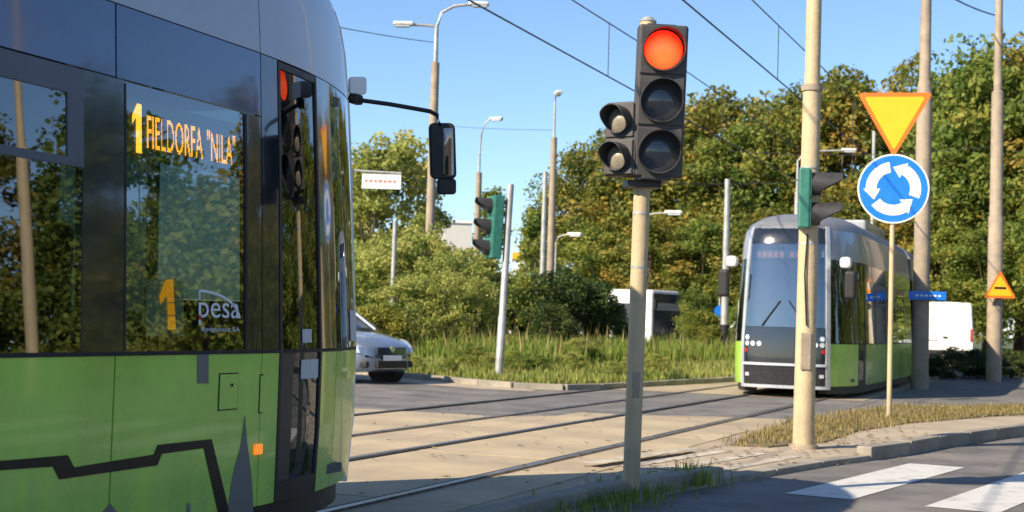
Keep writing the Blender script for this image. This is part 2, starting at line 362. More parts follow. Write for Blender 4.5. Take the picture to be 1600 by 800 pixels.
# ------------------------------------------------------------------ blades of grass, weeds
def blades(name, pts, h0, h1, wid, material, seed, tint=(0, 1), kind='stuff', parent=None, lean=.35):
    g = np.random.default_rng(seed); n = len(pts); P = np.array(pts)
    h = g.uniform(h0, h1, n); a = g.uniform(0, 2 * math.pi, n); la = g.uniform(0, 2 * math.pi, n); ln = g.uniform(.05, lean, n) * h
    dx, dy = np.cos(a) * wid * .5, np.sin(a) * wid * .5
    v = np.zeros((n, 5, 3)); lx, ly = np.cos(la) * ln, np.sin(la) * ln
    v[:, 0] = P + np.stack([-dx, -dy, 0 * h], 1); v[:, 1] = P + np.stack([dx, dy, 0 * h], 1)
    v[:, 2] = P + np.stack([dx * .8 + lx * .3, dy * .8 + ly * .3, h * .55], 1); v[:, 3] = P + np.stack([-dx * .8 + lx * .3, -dy * .8 + ly * .3, h * .55], 1)
    v[:, 4] = P + np.stack([lx, ly, h], 1)
    base = (np.arange(n) * 5)[:, None]
    faces = [tuple(q) for q in (base + np.array([[0, 1, 2, 3]]))] + [tuple(q) for q in (base + np.array([[3, 2, 4]]))]
    me = bpy.data.meshes.new(name); me.from_pydata(v.reshape(-1, 3).tolist(), [], [tuple(int(i) for i in f) for f in faces])
    tt = g.uniform(tint[0], tint[1], n); at = me.attributes.new('tint', 'FLOAT', 'FACE'); at.data.foreach_set('value', np.concatenate([tt, tt]))
    me.materials.append(M[material]); o = link(name, me, parent)
    if kind: tag(o, kind=kind)
    return o
def in_poly(x, y, poly):
    c = False; n = len(poly)
    for i in range(n):
        (x1, y1), (x2, y2) = poly[i], poly[(i + 1) % n]
        if (y1 > y) != (y2 > y) and x < (x2 - x1) * (y - y1) / (y2 - y1) + x1: c = not c
    return c
g_ = random.Random(11)
mpoly = Fm + Bm[::-1]
pts = []; pts2 = []
while len(pts) < 26000:
    x, y = g_.uniform(-9, 11), g_.uniform(26, 26 + 22 * g_.random() ** 1.0)
    if in_poly(x, y, mpoly) and abs(x) < y * .26 + 1: pts.append((x, y, mound_z(x, y) - .02))
front = [p for p in pts if p[2] < .28]; rest = [p for p in pts if p[2] >= .28]
tag(blades('meadow_grass', front, .05, .22, .03, 'grass', 1, (.1, .95)), 'short straw and green grass edging the roundabout island', 'grass')
tag(blades('meadow_grass', rest, .15, .48, .035, 'grass', 2, (0, .6)), 'tall uncut green meadow grass on the roundabout mound', 'grass')
stalks = [p for p in rest if g_.random() < .03]
tag(blades('seeding_weeds', stalks, .35, .8, .045, 'drygrass', 3, (.2, 1)), 'brown seeding weed stalks rising from the meadow grass', 'weeds')
pts = []
while len(pts) < 12000:
    x, y = g_.uniform(1.5, 11), g_.uniform(13, 26)
    nv = math.sin(x * 2.3 + 1.1) * math.sin(y * 1.7) + .6 * math.sin(x * 5.1 + y * 3.7)
    if in_poly(x + g_.gauss(0, .08), y + g_.gauss(0, .12), patch) and nv > g_.uniform(-1.5, .6): pts.append((x, y, .05))
tag(blades('dry_grass', pts, .015, .085, .012, 'drygrass', 4, (.1, 1)), 'dry yellowed grass patch round the sign post', 'grass')
pts = []
while len(pts) < 900:
    p = Vector((.86, 9.92, 0)) + TD * g_.gauss(-.15, .75) + TR * g_.gauss(-.02, .16)
    pts.append((p.x, p.y, .04))
tag(blades('weeds', pts, .02, .1, .012, 'grass', 5, (0, .5)), 'green weeds round the foot of the red traffic light', 'weeds')
pts = [(1.42 + g_.gauss(0, .09), 10.75 + g_.gauss(0, .12), .04) for _ in range(110)]
tag(blades('weeds', pts, .05, .2, .014, 'grass', 6, (0, .6)), 'tuft of weeds growing at the kerb edge', 'weeds')

# ================================================================== TRAMS
OUT = [(-2.0, 1.2), (-1.5, 1.17), (-1.0, 1.09), (-.55, .96), (-.25, .81), (-.09, .64), (-.02, .36), (0, 0)]
_P = [np.array(p) for p in [(-2.5, 1.2)] + OUT + [(-.02, -.36)]]
_D = []
for i in range(1, len(_P) - 2):
    for k in range(12):
        t = k / 12; a, b, c, e = _P[i - 1:i + 3]
        _D.append(.5 * ((2 * b) + (c - a) * t + (2 * a - 5 * b + 4 * c - e) * t * t + (3 * b - 3 * c + e - a) * t ** 3))
_D.append(_P[-2]); _D = np.array(_D)
_S = np.concatenate([[0], np.cumsum(np.hypot(*np.diff(_D, axis=0).T))]); SMAX = float(_S[-1])
WZ = [(.2, 1.2), (1.02, 1.2), (1.8, 1.165), (2.5, 1.125), (2.8, 1.1), (3.05, 1.06), (3.18, .98), (3.28, .86), (3.35, .68), (3.39, .4), (3.4, 0)]
RK = [(.24, -.06), (.6, 0), (1.02, 0), (2.43, -.1), (2.8, -.15), (2.95, -.19), (3.1, -.28), (3.2, -.42), (3.3, -.7), (3.37, -1.05), (3.4, -1.4)]
def wz(z): return float(np.interp(z, [a for a, _ in WZ], [b for _, b in WZ]))
def rk(z): return float(np.interp(z, [a for a, _ in RK], [b for _, b in RK]))
def tp(S, z, sd, off=0.):
    """point on the tram skin: S along the plan outline (0 where the nose starts to taper), height z, sd = -1 right / +1 left"""
    if S < 0: x, y, nx, ny = S - 2.0, 1.2, 0., 1.
    else:
        x, y = float(np.interp(S, _S, _D[:, 0])), float(np.interp(S, _S, _D[:, 1]))
        e = .02; xa, ya = np.interp(S - e, _S, _D[:, 0]), np.interp(S - e, _S, _D[:, 1]); xb, yb = np.interp(S + e, _S, _D[:, 0]), np.interp(S + e, _S, _D[:, 1])
        if S > SMAX - e: xa, ya, xb, yb = 0, .1, 0, -.1
        if S < e: xa, ya = x - .02, 1.2
        tx, ty = xb - xa, yb - ya; l = math.hypot(tx, ty) or 1; nx, ny = -ty / l, tx / l
    k = wz(z) / 1.2
    x += rk(z) * sm((x + 2.0) / 1.6)
    if S > SMAX - 1e-4: y = 0
    return Vector((x + nx * off, (y * k + ny * off) * sd, z))
def srange(a, b):
    if a < 0:
        l = [a] if b <= 0 else [a] + [i * .08 for i in range(int(b / .08) + 1)]
        l = [q for q in l if q < b - .01] + [b]
    else:
        n = max(1, int(math.ceil((b - a) / .08))); l = [a + (b - a) * i / n for i in range(n + 1)]
    return l
def zrange(a, b):
    ks = sorted(set([a, b] + [z for z, _ in WZ + RK if a + .02 < z < b - .02])); return ks
def skin(S0, S1, z0, z1, sd, o_in=-.04, o_out=0., mb=None):
    """a curved panel with thickness on the tram skin"""
    mb = mb or MB(); ss, zs = srange(S0, S1), zrange(z0, z1); nc = len(ss); nr = len(zs)
    out = [[tp(s_, z, sd, o_out) for s_ in ss] for z in zs]; inn = [[tp(s_, z, sd, o_in) for s_ in ss] for z in zs]
    mb.grid(out); mb.grid(inn)
    for a, b in ((out[0], inn[0]), (out[-1], inn[-1]), ([r[0] for r in out], [r[0] for r in inn]), ([r[-1] for r in out], [r[-1] for r in inn])): mb.grid([a, b])
    return mb
def decal(poly, sd, off, mb=None, thick=.003):
    mb = mb or MB(); return mb.prism(poly, lambda s_, z: tp(s_, z, sd, off - thick), lambda s_, z: tp(s_, z, sd, off))
def decal_text(txt, S0, S1, z0, z1, sd, off, slant=0.):
    vs, fs = text_poly(txt); mb = MB()
    mb.add([tp(S0 + x * (S1 - S0) + slant * y, z0 + y * (z1 - z0), sd, off) for x, y in vs], fs); return mb
ZS, ZW, ZT, ZP, ZR = .26, 1.02, 2.18, 2.5, 3.05
DOOR = (.23, .77)
def tram_section(t, length, near_detail):
    """front section; +X is the way the tram faces"""
    back = -length + 2.0
    for sd in (-1, 1):
        # waist-down panels
        for a, b in ((back, -1.11), (-1.1, .05), (.058, DOOR[0])): skin(a, b, ZS, ZW - .006, sd).build('side_panel', 'green', t, True)
        skin(DOOR[1], 1.03, ZS, ZW - .006, sd).build('side_panel', 'green', t, True); skin(1.038, 1.86, ZS, ZW - .006, sd).build('nose_panel', 'green', t, True)
        skin(back, 1.86, .12, ZS + .0, sd, -.3, -.06).build('skirt', 'darkplastic', t, True)
        # band above the windows and roof
        for a, b in ((back, -1.11), (-1.1, .05)): skin(a, b, ZT + .006, ZP, sd).build('header_panel', 'sky_tint', t, True)
        for a, b in ((back, -4.2), (-4.19, .05), (.058, 1.86)): skin(a, b, ZP + .006, ZR, sd).build('roof_fairing', 'silver', t, True)
        # window bays: (start, end)
        bays = [(-1.05, -.085)]; s_ = -1.32
        while s_ - 1.42 > back + .3: bays.append((s_ - 1.42, s_)); s_ -= 1.6
        edges = sorted(bays); cur = back
        for a, b in edges + [(.05, None)]:
            skin(cur, a, ZW, ZT, sd).build('window_pillar', 'black', t, True); cur = b
        for a, b in bays:
            wdw = skin(a, b, ZW + .002, ZT - .002, sd, -.012, -.004).build('window', 'glass', t, True)
            if a < -1.2:
                mb = MB()
                skin(a, b, 2.07, ZT - .002, sd, -.03, .002, mb); skin(a, b, 1.775, 1.81, sd, -.03, .002, mb); skin(b - .1, b, 1.81, 2.07, sd, -.03, .002, mb); skin(a, a + .1, 1.81, 2.07, sd, -.03, .002, mb)
                mb.build('hopper_frame', 'frame_dark', wdw, True)
            else:
                for q0, q1 in ((b - .02, b), (a, a + .012)): skin(q0, q1, ZW + .01, ZT - .01, sd, -.03, .002).build('window_seal', 'rubber', wdw, True)
        mb = MB(); skin(back, 1.86, ZW - .012, ZW + .006, sd, -.03, .004, mb); mb.build('waist_trim', 'rubber', t, True)
        # front door
        a, b = DOOR
        dr = skin(a, b, ZS + .002, ZP, sd, -.05, -.035).build('door', 'darkplastic', t, True)
        mb = MB(); f = .028
        skin(a + .004, a + f, ZS, ZP - .006, sd, -.05, .004, mb); skin(b - f, b - .004, ZS, ZP - .006, sd, -.05, .004, mb)
        skin(a + f, b - f, ZP - .04, ZP - .006, sd, -.05, .003, mb); skin(a + f, b - f, ZS, ZS + .1, sd, -.05, .003, mb)
        mb.build('door_frame', 'darkplastic', dr, True)
        skin(a + f, a + .17, ZS + .1, ZW - .01, sd, -.03, -.004).build('door_panel', 'decal_grey2', dr, True)
        skin(a + f, b - f, ZW + .005, ZP - .04, sd, -.014, -.006).build('door_glass', 'glass_dark', dr, True)
        skin(a + .17, b - f, ZS + .1, ZW - .01, sd, -.014, -.006).build('door_glass', 'glass_dark', dr, True)
        skin(.058, a, ZW, ZP, sd).build('door_post', 'black', t, True); skin(b, 1.03, ZW, ZP, sd).build('door_post', 'black', t, True)
        # wrap-round corner glass and the silver edge of the front mask
        skin(1.04, 1.86, ZW + .004, ZP, sd, -.012, -.002).build('corner_glass', 'glass_dark', t, True)
        skin(1.862, 1.95, .2, 3.1, sd, -.05, .02).build('mask_edge', 'frame', t, True)
        # mirrored halves of the front
        skin(1.952, SMAX, .26, .6, sd, -.05, .006).build('bumper', 'darkplastic', t, True)
        skin(1.952, SMAX, .6, .645, sd, -.05, .03).build('bumper_trim', 'frame', t, True)
        skin(1.952, SMAX, .65, 1.28, sd, -.05, .0).build('mask', 'black', t, True)
        skin(1.952, SMAX, .2, .255, sd, -.05, .018).build('bumper_lip', 'frame', t, True)
        skin(1.952, SMAX, 2.78, 3.12, sd, -.05, .0).build('mask_top', 'black', t, True)
        skin(1.952, SMAX, 1.285, 2.775, sd, -.012, -.004).build('windscreen', 'screen_glass', t, True)
        for q, zz in ((2.02, .98), (2.14, .98), (2.02, 1.09), (2.26, .98)):
            decal([(q + .045 * math.cos(R(i * 30)), zz + .045 * math.sin(R(i * 30))) for i in range(12)], sd, .008, thick=.02).build('headlight', 'headlamp', t, True)
        decal([(1.97, .83), (2.03, .83), (2.03, .9), (1.97, .9)], sd, .01, thick=.02).build('tail_light', 'redlens', t)
        decal([(1.99, .4), (2.07, .4), (2.07, .46), (1.99, .46)], sd, .014, thick=.02).build('fog_light', 'headlamp', t)
    # roof as one skin
    rows = []; zs = [ZR + .004, 3.1, 3.14, 3.18, 3.22, 3.25, 3.28, 3.3, 3.32, 3.35, 3.37, 3.39, 3.4]; ss = srange(back, 1.862) + [2.0, 2.15, 2.3, 2.5, SMAX]
    for z in zs: rows.append([tp(q, max(z, ZR), -1) for q in ss] + [tp(q, z, 1) for q in ss[::-1][1:]])
    MB().grid(rows).build('roof', 'roof_grey', t, True)
    mb = MB(); mb.box((-length / 2 - 1.5, 0, 3.42), (3.0, 1.5, .26)); mb.build('roof_unit', 'silver', t, bevel=.05)
    # inside
    mb = MB(); mb.box((-length / 2 - .4, 0, .36), (length - 1.0, 2.2, .05)); mb.build('floor', 'interior', t)
    mb = MB(); mb.box((-length / 2 - .4, 0, 2.42), (length - 1.0, 2.0, .05)); mb.build('ceiling_lining', 'interior', t)
    mb = MB(); mb.box((-length + .03, 0, 1.6), (.05, 2.2, 2.6)); mb.build('rear_bulkhead', 'interior', t)
    mb = MB(); mb.box((-3.16, .1, 1.25), (.05, 2.0, 1.8)); mb.build('cab_wall', 'interior', t)
    mb = MB(); mb.box((-.75, 0, .95), (.5, 1.4, .35)); mb.build('driver_desk', 'darkplastic', t, bevel=.04)
    mb = MB(); mb.box((-2.1, -.1, .85), (.5, .5, .14)); mb.box((-2.36, -.1, 1.25), (.12, .48, .75)); mb.box((-2.38, -.1, 1.72), (.1, .28, .22)); mb.box((-2.1, -.1, .55), (.16, .16, .5)); mb.build('driver_seat', 'seat', t, bevel=.05)
    for i in range(int((length - 4) / 1.2)):
        for y in (-.75, .75):
            x = -3.9 - i * 1.2; mb = MB(); mb.box((x, y, .8), (.45, .8, .1)); mb.box((x - .24, y, 1.15), (.08, .8, .65)); mb.build('passenger_seat', 'seat', t, bevel=.03)
    for i in range(3):
        mb = MB(); mb.tube([(-3.6 - i * 2.0, .3 * (-1) ** i, .38), (-3.6 - i * 2.0, .3 * (-1) ** i, 2.4)], .018, 8); mb.build('grab_pole', 'grabpole', t, True)
    for x in (-3.3, -5.2):
        for y in (-.72, .72):
            mb = MB(); mb.tube([(x, y - .06, .33), (x, y + .06, .33)], .31, 24); mb.build('wheel', 'rail', t, True)
    mb = MB(); mb.box((-4.25, 0, .3), (2.7, 1.2, .2)); mb.build('bogie', 'darkplastic', t, bevel=.04)
M['sky_tint'] = mat('tram_gloss_sky_tint', (.01, .042, .135), .1, var=.1, coat=1.0, bump=.02, bscale=1.5)  # dark gloss panel; blue of the reflected sky is put into its base colour
M['screen_glass'] = glass_mat('windscreen_glass', (.6, .65, .68), 2.1, 1.9)
M['frame_dark'] = mat('window_frame_grey', (.09, .1, .12), .35, var=.1)
M['decal_grey2'] = mat('door_panel_grey', (.05, .045, .045), .4, var=.1)
M['glass_dark'] = glass_mat('dark_tinted_glass', (.33, .37, .35), 1.8, 1.2)
M['roof_grey'] = mat('tram_roof_grey', (.17, .18, .2), .45, var=.12, scale=2)
M['grabpole'] = mat('yellow_grab_pole', (.6, .4, .05), .4, var=.05)
M['white_text'] = mat('white_lettering', (.75, .77, .78), .5, var=.02)
M['blue_text'] = mat('blue_print', (.02, .1, .5), .5, var=.02)
M['board'] = mat('number_board_grey_glow', (.4, .47, .43), .5, var=.06, emis=(.3, .4, .36), estr=.2)  # plain panel given a faint glow, though it is no lamp
M['number_orange'] = mat('orange_print_glow', (.95, .36, .02), .5, var=.03, emis=(1, .36, .02), estr=1.2)  # printed figure made to glow by itself, though it is no lamp
M['mirror_glass'] = mat('mirror_glass', (.16, .15, .15), .03, 1.0, var=.02)  # mirror colour darkened to stand in for a dark reflection
M['led_dim'] = emis_mat('faint_led_text', (.9, .25, .12), .5)

# ---- the near tram: its nose is at the left, its right flank faces the road
TIP = 8.1; o_ = trk(TIP, -4.97)
tram = thing('tram', 'lime green tram with amber destination display, cut off beside the red light', 'tram', (o_.x, o_.y, .0), math.pi / 2 - TA)
tram_section(tram, 9.6, True)
def sz(x, y):
    u, z = side(x, y); return (u - TIP + 2.0, z)
RS = -1
# amber destination display behind the cab side window
db = skin(-.99, -.1, 1.86, 2.12, RS, -.034, -.026).build('destination_display', 'ledbg', tram)
for txt, x0, y0, x1, y1 in (('FIELDORFA', 236, 222, 326, 190), ('"NILA"', 331, 240, 377, 207)):
    a, b = sz(x0, y0), sz(x1, y1)
    z0, z1 = 1.915, 2.06
    nr = 15; nc = int(round(len(txt) * 8.6)); vs, fs = text_poly(txt); tris = []
    for f in fs:
        for k in range(1, len(f) - 1): tris.append((vs[f[0]], vs[f[k]], vs[f[k + 1]]))
    def inside(x, y):
        for A, B, C_ in tris:
            d1 = (x - B[0]) * (A[1] - B[1]) - (A[0] - B[0]) * (y - B[1]); d2 = (x - C_[0]) * (B[1] - C_[1]) - (B[0] - C_[0]) * (y - C_[1]); d3 = (x - A[0]) * (C_[1] - A[1]) - (C_[0] - A[0]) * (y - A[1])
            if not ((d1 < 0 or d2 < 0 or d3 < 0) and (d1 > 0 or d2 > 0 or d3 > 0)): return True
        return False
    mb = MB(); ps, pz = (b[0] - a[0]) / nc, (z1 - z0) / nr
    for i in range(nc):
        for j in range(nr):
            if inside((i + .5) / nc, (j + .5) / nr):
                q = a[0] + .062 + i * ps; zz = z0 + j * pz
                mb.add([tp(q, zz, RS, -.023), tp(q + ps * .82, zz, RS, -.023), tp(q + ps * .82, zz + pz * .82, RS, -.023), tp(q, zz + pz * .82, RS, -.023)], [(0, 1, 2, 3)])
    tag(mb.build('display_text', 'led', db), kind='stuff')
a, b = sz(216, 226)[0] + .05, sz(230, 226)[0] + .05; w_ = b - a
decal([(a + w_ * .42, 1.885), (b, 1.885), (b, 2.1), (a + w_ * .55, 2.1), (a, 2.045), (a, 2.01), (a + w_ * .42, 2.045)], RS, -.023).build('display_text', 'led', db)
# line-number board and maker's mark
a, b = sz(230, 528), sz(291, 433); dn_ = .035
nb = skin(a[0] + dn_, b[0] + dn_, 1.09, 1.34, RS, -.03, -.022).build('number_board', 'board', tram)
for piece in (((262, 437), (273, 436), (273, 472), (263, 472), (263, 460), (252, 475), (251, 462)), ((263, 474), (273, 474), (274, 492), (263, 492)), ((263, 494), (274, 494), (274, 514), (263, 516))):
    decal([(sz(*p)[0] + dn_, sz(*p)[1]) for p in piece], RS, -.017).build('number_text', 'number_orange', nb)
decal([(sz(*p)[0] + dn_, sz(*p)[1]) for p in ((248, 530), (252, 518), (262, 520), (268, 500), (277, 495), (276, 520), (268, 540))], RS, -.0195).build('number_wave', 'blue_text', nb)
lg = decal_text('pesa', sz(313, 480)[0], sz(377, 480)[0], sz(340, 508)[1], sz(340, 473)[1], RS, .001).build('maker_text', 'white_text', tram)
c0 = sz(314, 500); r0, r1 = sz(378, 500)[0] - c0[0], sz(340, 500)[1] - sz(340, 453)[1]
r1 = abs(r1) + .0
pts = [(c0[0] + r0 * math.sin(R(q)), c0[1] + r1 * math.cos(R(q))) for q in range(0, 86, 5)] + [(c0[0] + (r0 - .014) * math.sin(R(q)), c0[1] + (r1 - .012) * math.cos(R(q))) for q in range(85, -1, -5)]
mb = MB()
for i in range(17):
    j = len(pts) - 1 - i; decal([pts[i], pts[i + 1], pts[j - 1], pts[j]], RS, .001, mb)
zl = sz(340, 469)[1]
decal([(c0[0] - .003, zl), (c0[0] + .004, zl), (c0[0] + .004, c0[1] + r1), (c0[0] - .003, c0[1] + r1)], RS, .001, mb); mb.build('maker_arc', 'white_text', lg)
decal([(c0[0] + .012 * math.cos(R(q)), c0[1] + .012 + .012 * math.sin(R(q))) for q in range(0, 360, 30)], RS, .002).build('maker_dot', 'redlens', lg)
decal_text('Bydgoszcz SA', sz(316, 515)[0], sz(376, 515)[0], sz(340, 520)[1], sz(340, 511)[1], RS, .001).build('maker_text_small', 'white_text', lg)
# black outline and grey city silhouette on the flank
up = [(-60, 724), (24, 718), (105, 711), (115, 730), (240, 710), (246, 695), (330, 686), (372, 860)]
dn = [(-60, 740), (24, 733), (82, 729), (92, 749), (245, 727), (252, 709), (318, 700), (353, 860)]
mb = MB()
for i in range(len(up) - 1): decal([sz(*up[i]), sz(*up[i + 1]), sz(*dn[i + 1]), sz(*dn[i])], RS, .004, mb)
mb.build('black_outline', 'decal_black', tram)
decal([sz(*p) for p in ((382, 650), (385, 690), (391, 735), (394, 770), (396, 840), (350, 840), (360, 760), (366, 730), (375, 700), (378, 680))], RS, .004).build('spire_silhouette', 'decal_grey', tram)
decal([sz(*p) for p in ((130, 860), (140, 815), (160, 800), (171, 786), (180, 798), (195, 806), (210, 860))], RS, .004).build('roof_silhouette', 'decal_grey', tram)
decal([sz(*p) for p in ((288, 860), (290, 800), (292, 786), (296, 786), (296, 820), (300, 860))], RS, .004).build('tower_silhouette', 'decal_grey', tram)
decal([sz(*p) for p in ((308, 554), (325, 554), (325, 599), (308, 599))], RS, .004).build('crest_sticker', 'decal_grey', tram)
a, b = sz(341, 640), sz(371, 584)
hm = skin(a[0], b[0], a[1], b[1], RS, -.02, .006).build('service_hatch', 'green', tram)
mb = MB(); e = .006
for q in ((a[0] - e, a[1] - e, b[0] + e, a[1]), (a[0] - e, b[1], b[0] + e, b[1] + e), (a[0] - e, a[1], a[0], b[1]), (b[0], a[1], b[0] + e, b[1])): decal([(q[0], q[1]), (q[2], q[1]), (q[2], q[3]), (q[0], q[3])], RS, .003, mb)
mb.build('hatch_gap', 'rubber', hm)
cx, cz = (a[0] + b[0]) / 2 + .02, (a[1] + b[1]) / 2 + .03
decal([(cx + .008 * math.cos(R(q)), cz + .008 * math.sin(R(q))) for q in range(0, 360, 45)], RS, .011).build('hatch_lock', 'rubber', hm)
a, b = sz(405, 636), sz(411, 584)
h2 = skin(a[0], b[0], .72, .9, RS, -.02, .005).build('key_flap', 'green', tram)
mb = MB()
for q in ((a[0] - e, .72 - e, b[0] + e, .72), (a[0] - e, .9, b[0] + e, .9 + e), (a[0] - e, .72, a[0], .9)): decal([(q[0], q[1]), (q[2], q[1]), (q[2], q[3]), (q[0], q[3])], RS, .003, mb)
mb.build('flap_gap', 'rubber', h2)
a = sz(402, 702); decal([(a[0] - .035, a[1] - .025), (a[0] + .035, a[1] - .025), (a[0] + .035, a[1] + .025), (a[0] - .035, a[1] + .025)], RS, .014, thick=.015).build('side_marker_light', 'amber', tram, bevel=.004)
decal([(.49, .87), (.72, .87), (.72, .97), (.49, .97)], RS, .001).build('door_notice', 'paper', tram)
decal([(.50, 1.06), (.62, 1.06), (.62, 1.13), (.50, 1.13)], RS, .001).build('door_notice', 'paper', tram)
decal([(1.38, 1.06), (1.62, 1.06), (1.62, 1.24), (1.38, 1.24)], RS, .004).build('nose_notice', 'paper', tram)
# wing mirror on its long arm, and the grey camera housing over it
def local(p): return tram.matrix_world.inverted() @ Vector(p)
bpy.context.view_layer.update()
def tl(x, y, Y): return local(atY(x, y, Y))
mY = 7.9
mb = MB(); mb.tube([tl(545, 153, mY - .05), tl(566, 157, mY), tl(610, 163, mY), tl(650, 170, mY), tl(672, 174, mY), tl(683, 180, mY), tl(688, 196, mY)], .0125, 10)
arm = mb.build('mirror_arm', 'rubber', tram, True)
mb = MB(); mb.box(tl(556, 155, mY), (.09, .05, .055)); mb.build('mirror_mount', 'rubber', arm, bevel=.01)
def facing_box(mb, x0, y0, x1, y1, Y, depth, tpr=0.):
    """box standing across the view at distance Y, with rounded front outline"""
    n = []; r_ = min(x1 - x0, y1 - y0) * .22
    for cx, cy, a0 in ((x1 - r_, y0 + r_, 270), (x1 - r_, y1 - r_, 0), (x0 + r_, y1 - r_, 90), (x0 + r_, y0 + r_, 180)):
        n += arc((cx, cy), r_, a0, a0 + 90, 4)
    return mb.prism([(p[0] + tpr * (p[1] - y0), p[1]) for p in n], lambda x, y: tl(x, y, Y), lambda x, y: tl(x - 2, y, Y + depth))
mb = MB(); facing_box(mb, 671, 192, 711, 280, mY, .11, .03); mh = mb.build('mirror_housing', 'rubber', arm, True, bevel=.008)
mb = MB(); facing_box(mb, 684, 279, 713, 304, mY - .01, .1); mb.build('lower_mirror', 'rubber', arm, True, bevel=.008)
mb = MB(); facing_box(mb, 693, 200, 708, 274, mY - .006, .004, .02); mb.build('mirror_glass', 'mirror_glass', mh, True)
mb = MB(); facing_box(mb, 546, 120, 573, 148, mY - .03, .12); mb.build('camera_housing', 'white', tram, True, bevel=.006)

# ---- the far tram on the same line, facing the camera
ft = trk(25.5, -4.98)
ftram = thing('tram', 'green and silver tram with black windscreen mask facing the crossing', 'tram', (ft.x, ft.y, -.03), -math.pi / 2 - TA)
tram_section(ftram, 9.2, False)
mb = skin(2.02, SMAX, 2.5, 2.66, -1, -.05, -.04); skin(2.02, SMAX, 2.5, 2.66, 1, -.05, -.04, mb); fd = mb.build('destination_display', 'ledbg', ftram)
mb = MB()
for sd in (-1, 1):
    for i in range(5): skin(2.1 + i * .115, 2.18 + i * .115, 2.53, 2.63, sd, -.037, -.033, mb)
mb.build('display_text', 'led_dim', fd)
for sd in (-1, 1):
    mb = MB(); mb.box((-.3, sd * 1.02, 2.45), (.22, .2, .2)); mb.build('camera_housing', 'white', ftram, bevel=.06)
    mb = MB(); mb.box((-.15, sd * 1.13, 2.05), (.14, .2, .5)); mb.build('mirror_housing', 'rubber', ftram, bevel=.05)
for sd in (-1, 1): MB().tube([tp(2.3, 1.3, sd, .03), tp(2.62, 1.75, sd, .03)], .012, 6).build('wiper', 'rubber', ftram)
# following sections, bending away with the track
def plain_section(parent, x, y, rz, L_):
    rows = []
    for zz, ww in ((ZS, 1.17), (.7, 1.2), (ZW, 1.2), (ZP, 1.115), (ZR, .97), (3.32, .66), (3.4, .1)): rows.append((zz, ww))
    mtx = Matrix.Translation((x, y, 0)) @ Matrix.Rotation(rz, 4, 'Z')
    def part(name, z0, z1, material, x0=0, x1=-L_, grow=0.):
        mb = MB(); lv = [z0] + [z for z, _ in WZ if z0 < z < z1] + [z1]
        for sd in (-1, 1):
            mb.grid([[mtx @ Vector((q, sd * (wz(z) + grow), z)) for q in (x0, x1)] for z in lv])
        for q in (x0, x1): mb.grid([[mtx @ Vector((q, sd * (wz(z) + grow), z)) for sd in (-1, 1)] for z in lv])
        mb.build(name, material, parent, True)
    part('side_panel', ZS, ZW, 'green'); part('header_panel', ZT, ZP, 'black'); part('roof_fairing', ZP, ZR, 'silver'); part('roof', ZR, 3.4, 'roof_grey'); part('window_band', ZW, ZT, 'black', grow=-.03)
    n = int(L_ / 1.6)
    for i in range(n):
        a = -.25 - i * (L_ - .3) / n
        for sd in (-1, 1):
            mb = MB(); zz = [ZW + .05, ZT - .05]
            mb.grid([[mtx @ Vector((q, sd * (wz(z) + .006), z)) for q in (a, a - (L_ - .3) / n + .16)] for z in zz]); mb.build('window', 'winblue', parent)
def rot_end(x, y, rz, L_): return x - L_ * math.cos(rz), y - L_ * math.sin(rz)
x, y, rz = -9.2, 0., 0.
for dz, L_ in ((R(1.2), 4.2), (R(11), 7.0), (R(9), 4.5)):
    # bellows between the sections
    mb = MB(); x2, y2 = rot_end(x, y, rz + dz / 2, .55)
    for k in range(5):
        q = Matrix.Translation((x + (x2 - x) * (k + .5) / 5, y + (y2 - y) * (k + .5) / 5, 0)) @ Matrix.Rotation(rz + dz / 2, 4, 'Z')
        mb.box(q @ Vector((0, 0, 1.65)), (.085, 2.14, 2.7), rz + dz / 2)
    mb.build('bellows', 'rubber', ftram); x, y, rz = x2, y2, rz + dz
    plain_section(ftram, x, y, rz, L_); x, y = rot_end(x, y, rz, L_)

# ================================================================== TRAFFIC SIGNALS AND SIGNS
def visor(mb, c, r, L_, cut=.3, seg=28, th=.006):
    """tunnel hood round a lens; opens towards -Y, shorter at the bottom"""
    rows_o, rows_i = [], []
    for k in range(seg):
        a = 2 * math.pi * k / seg; l = L_ * (cut + (1 - cut) * sm((math.sin(a) + .75) / 1.3))
        rows_o.append([Vector((c[0] + r * math.cos(a), c[1], c[2] + r * math.sin(a))), Vector((c[0] + r * math.cos(a), c[1] - l, c[2] + r * math.sin(a) - .0))])
        q = r - th; rows_i.append([Vector((c[0] + q * math.cos(a), c[1], c[2] + q * math.sin(a))), Vector((c[0] + q * math.cos(a), c[1] - l, c[2] + q * math.sin(a)))])
    rows = [[rows_o[k][0] for k in range(seg)], [rows_o[k][1] for k in range(seg)], [rows_i[k][1] for k in range(seg)], [rows_i[k][0] for k in range(seg)]]
    return mb.grid(rows, close=True)
def lens(parent, c, r, material, name='lens'):
    mb = MB(); rows = []
    for i in range(5):
        q = r * (1 - i / 4 * .999); d = -.03 * (1 - (q / r) ** 2)
        rows.append([Vector((q * math.cos(2 * math.pi * k / 28), d, q * math.sin(2 * math.pi * k / 28))) for k in range(28)])
    mb.grid(rows, close=True); return mb.build(name, material, parent, True, loc=c)
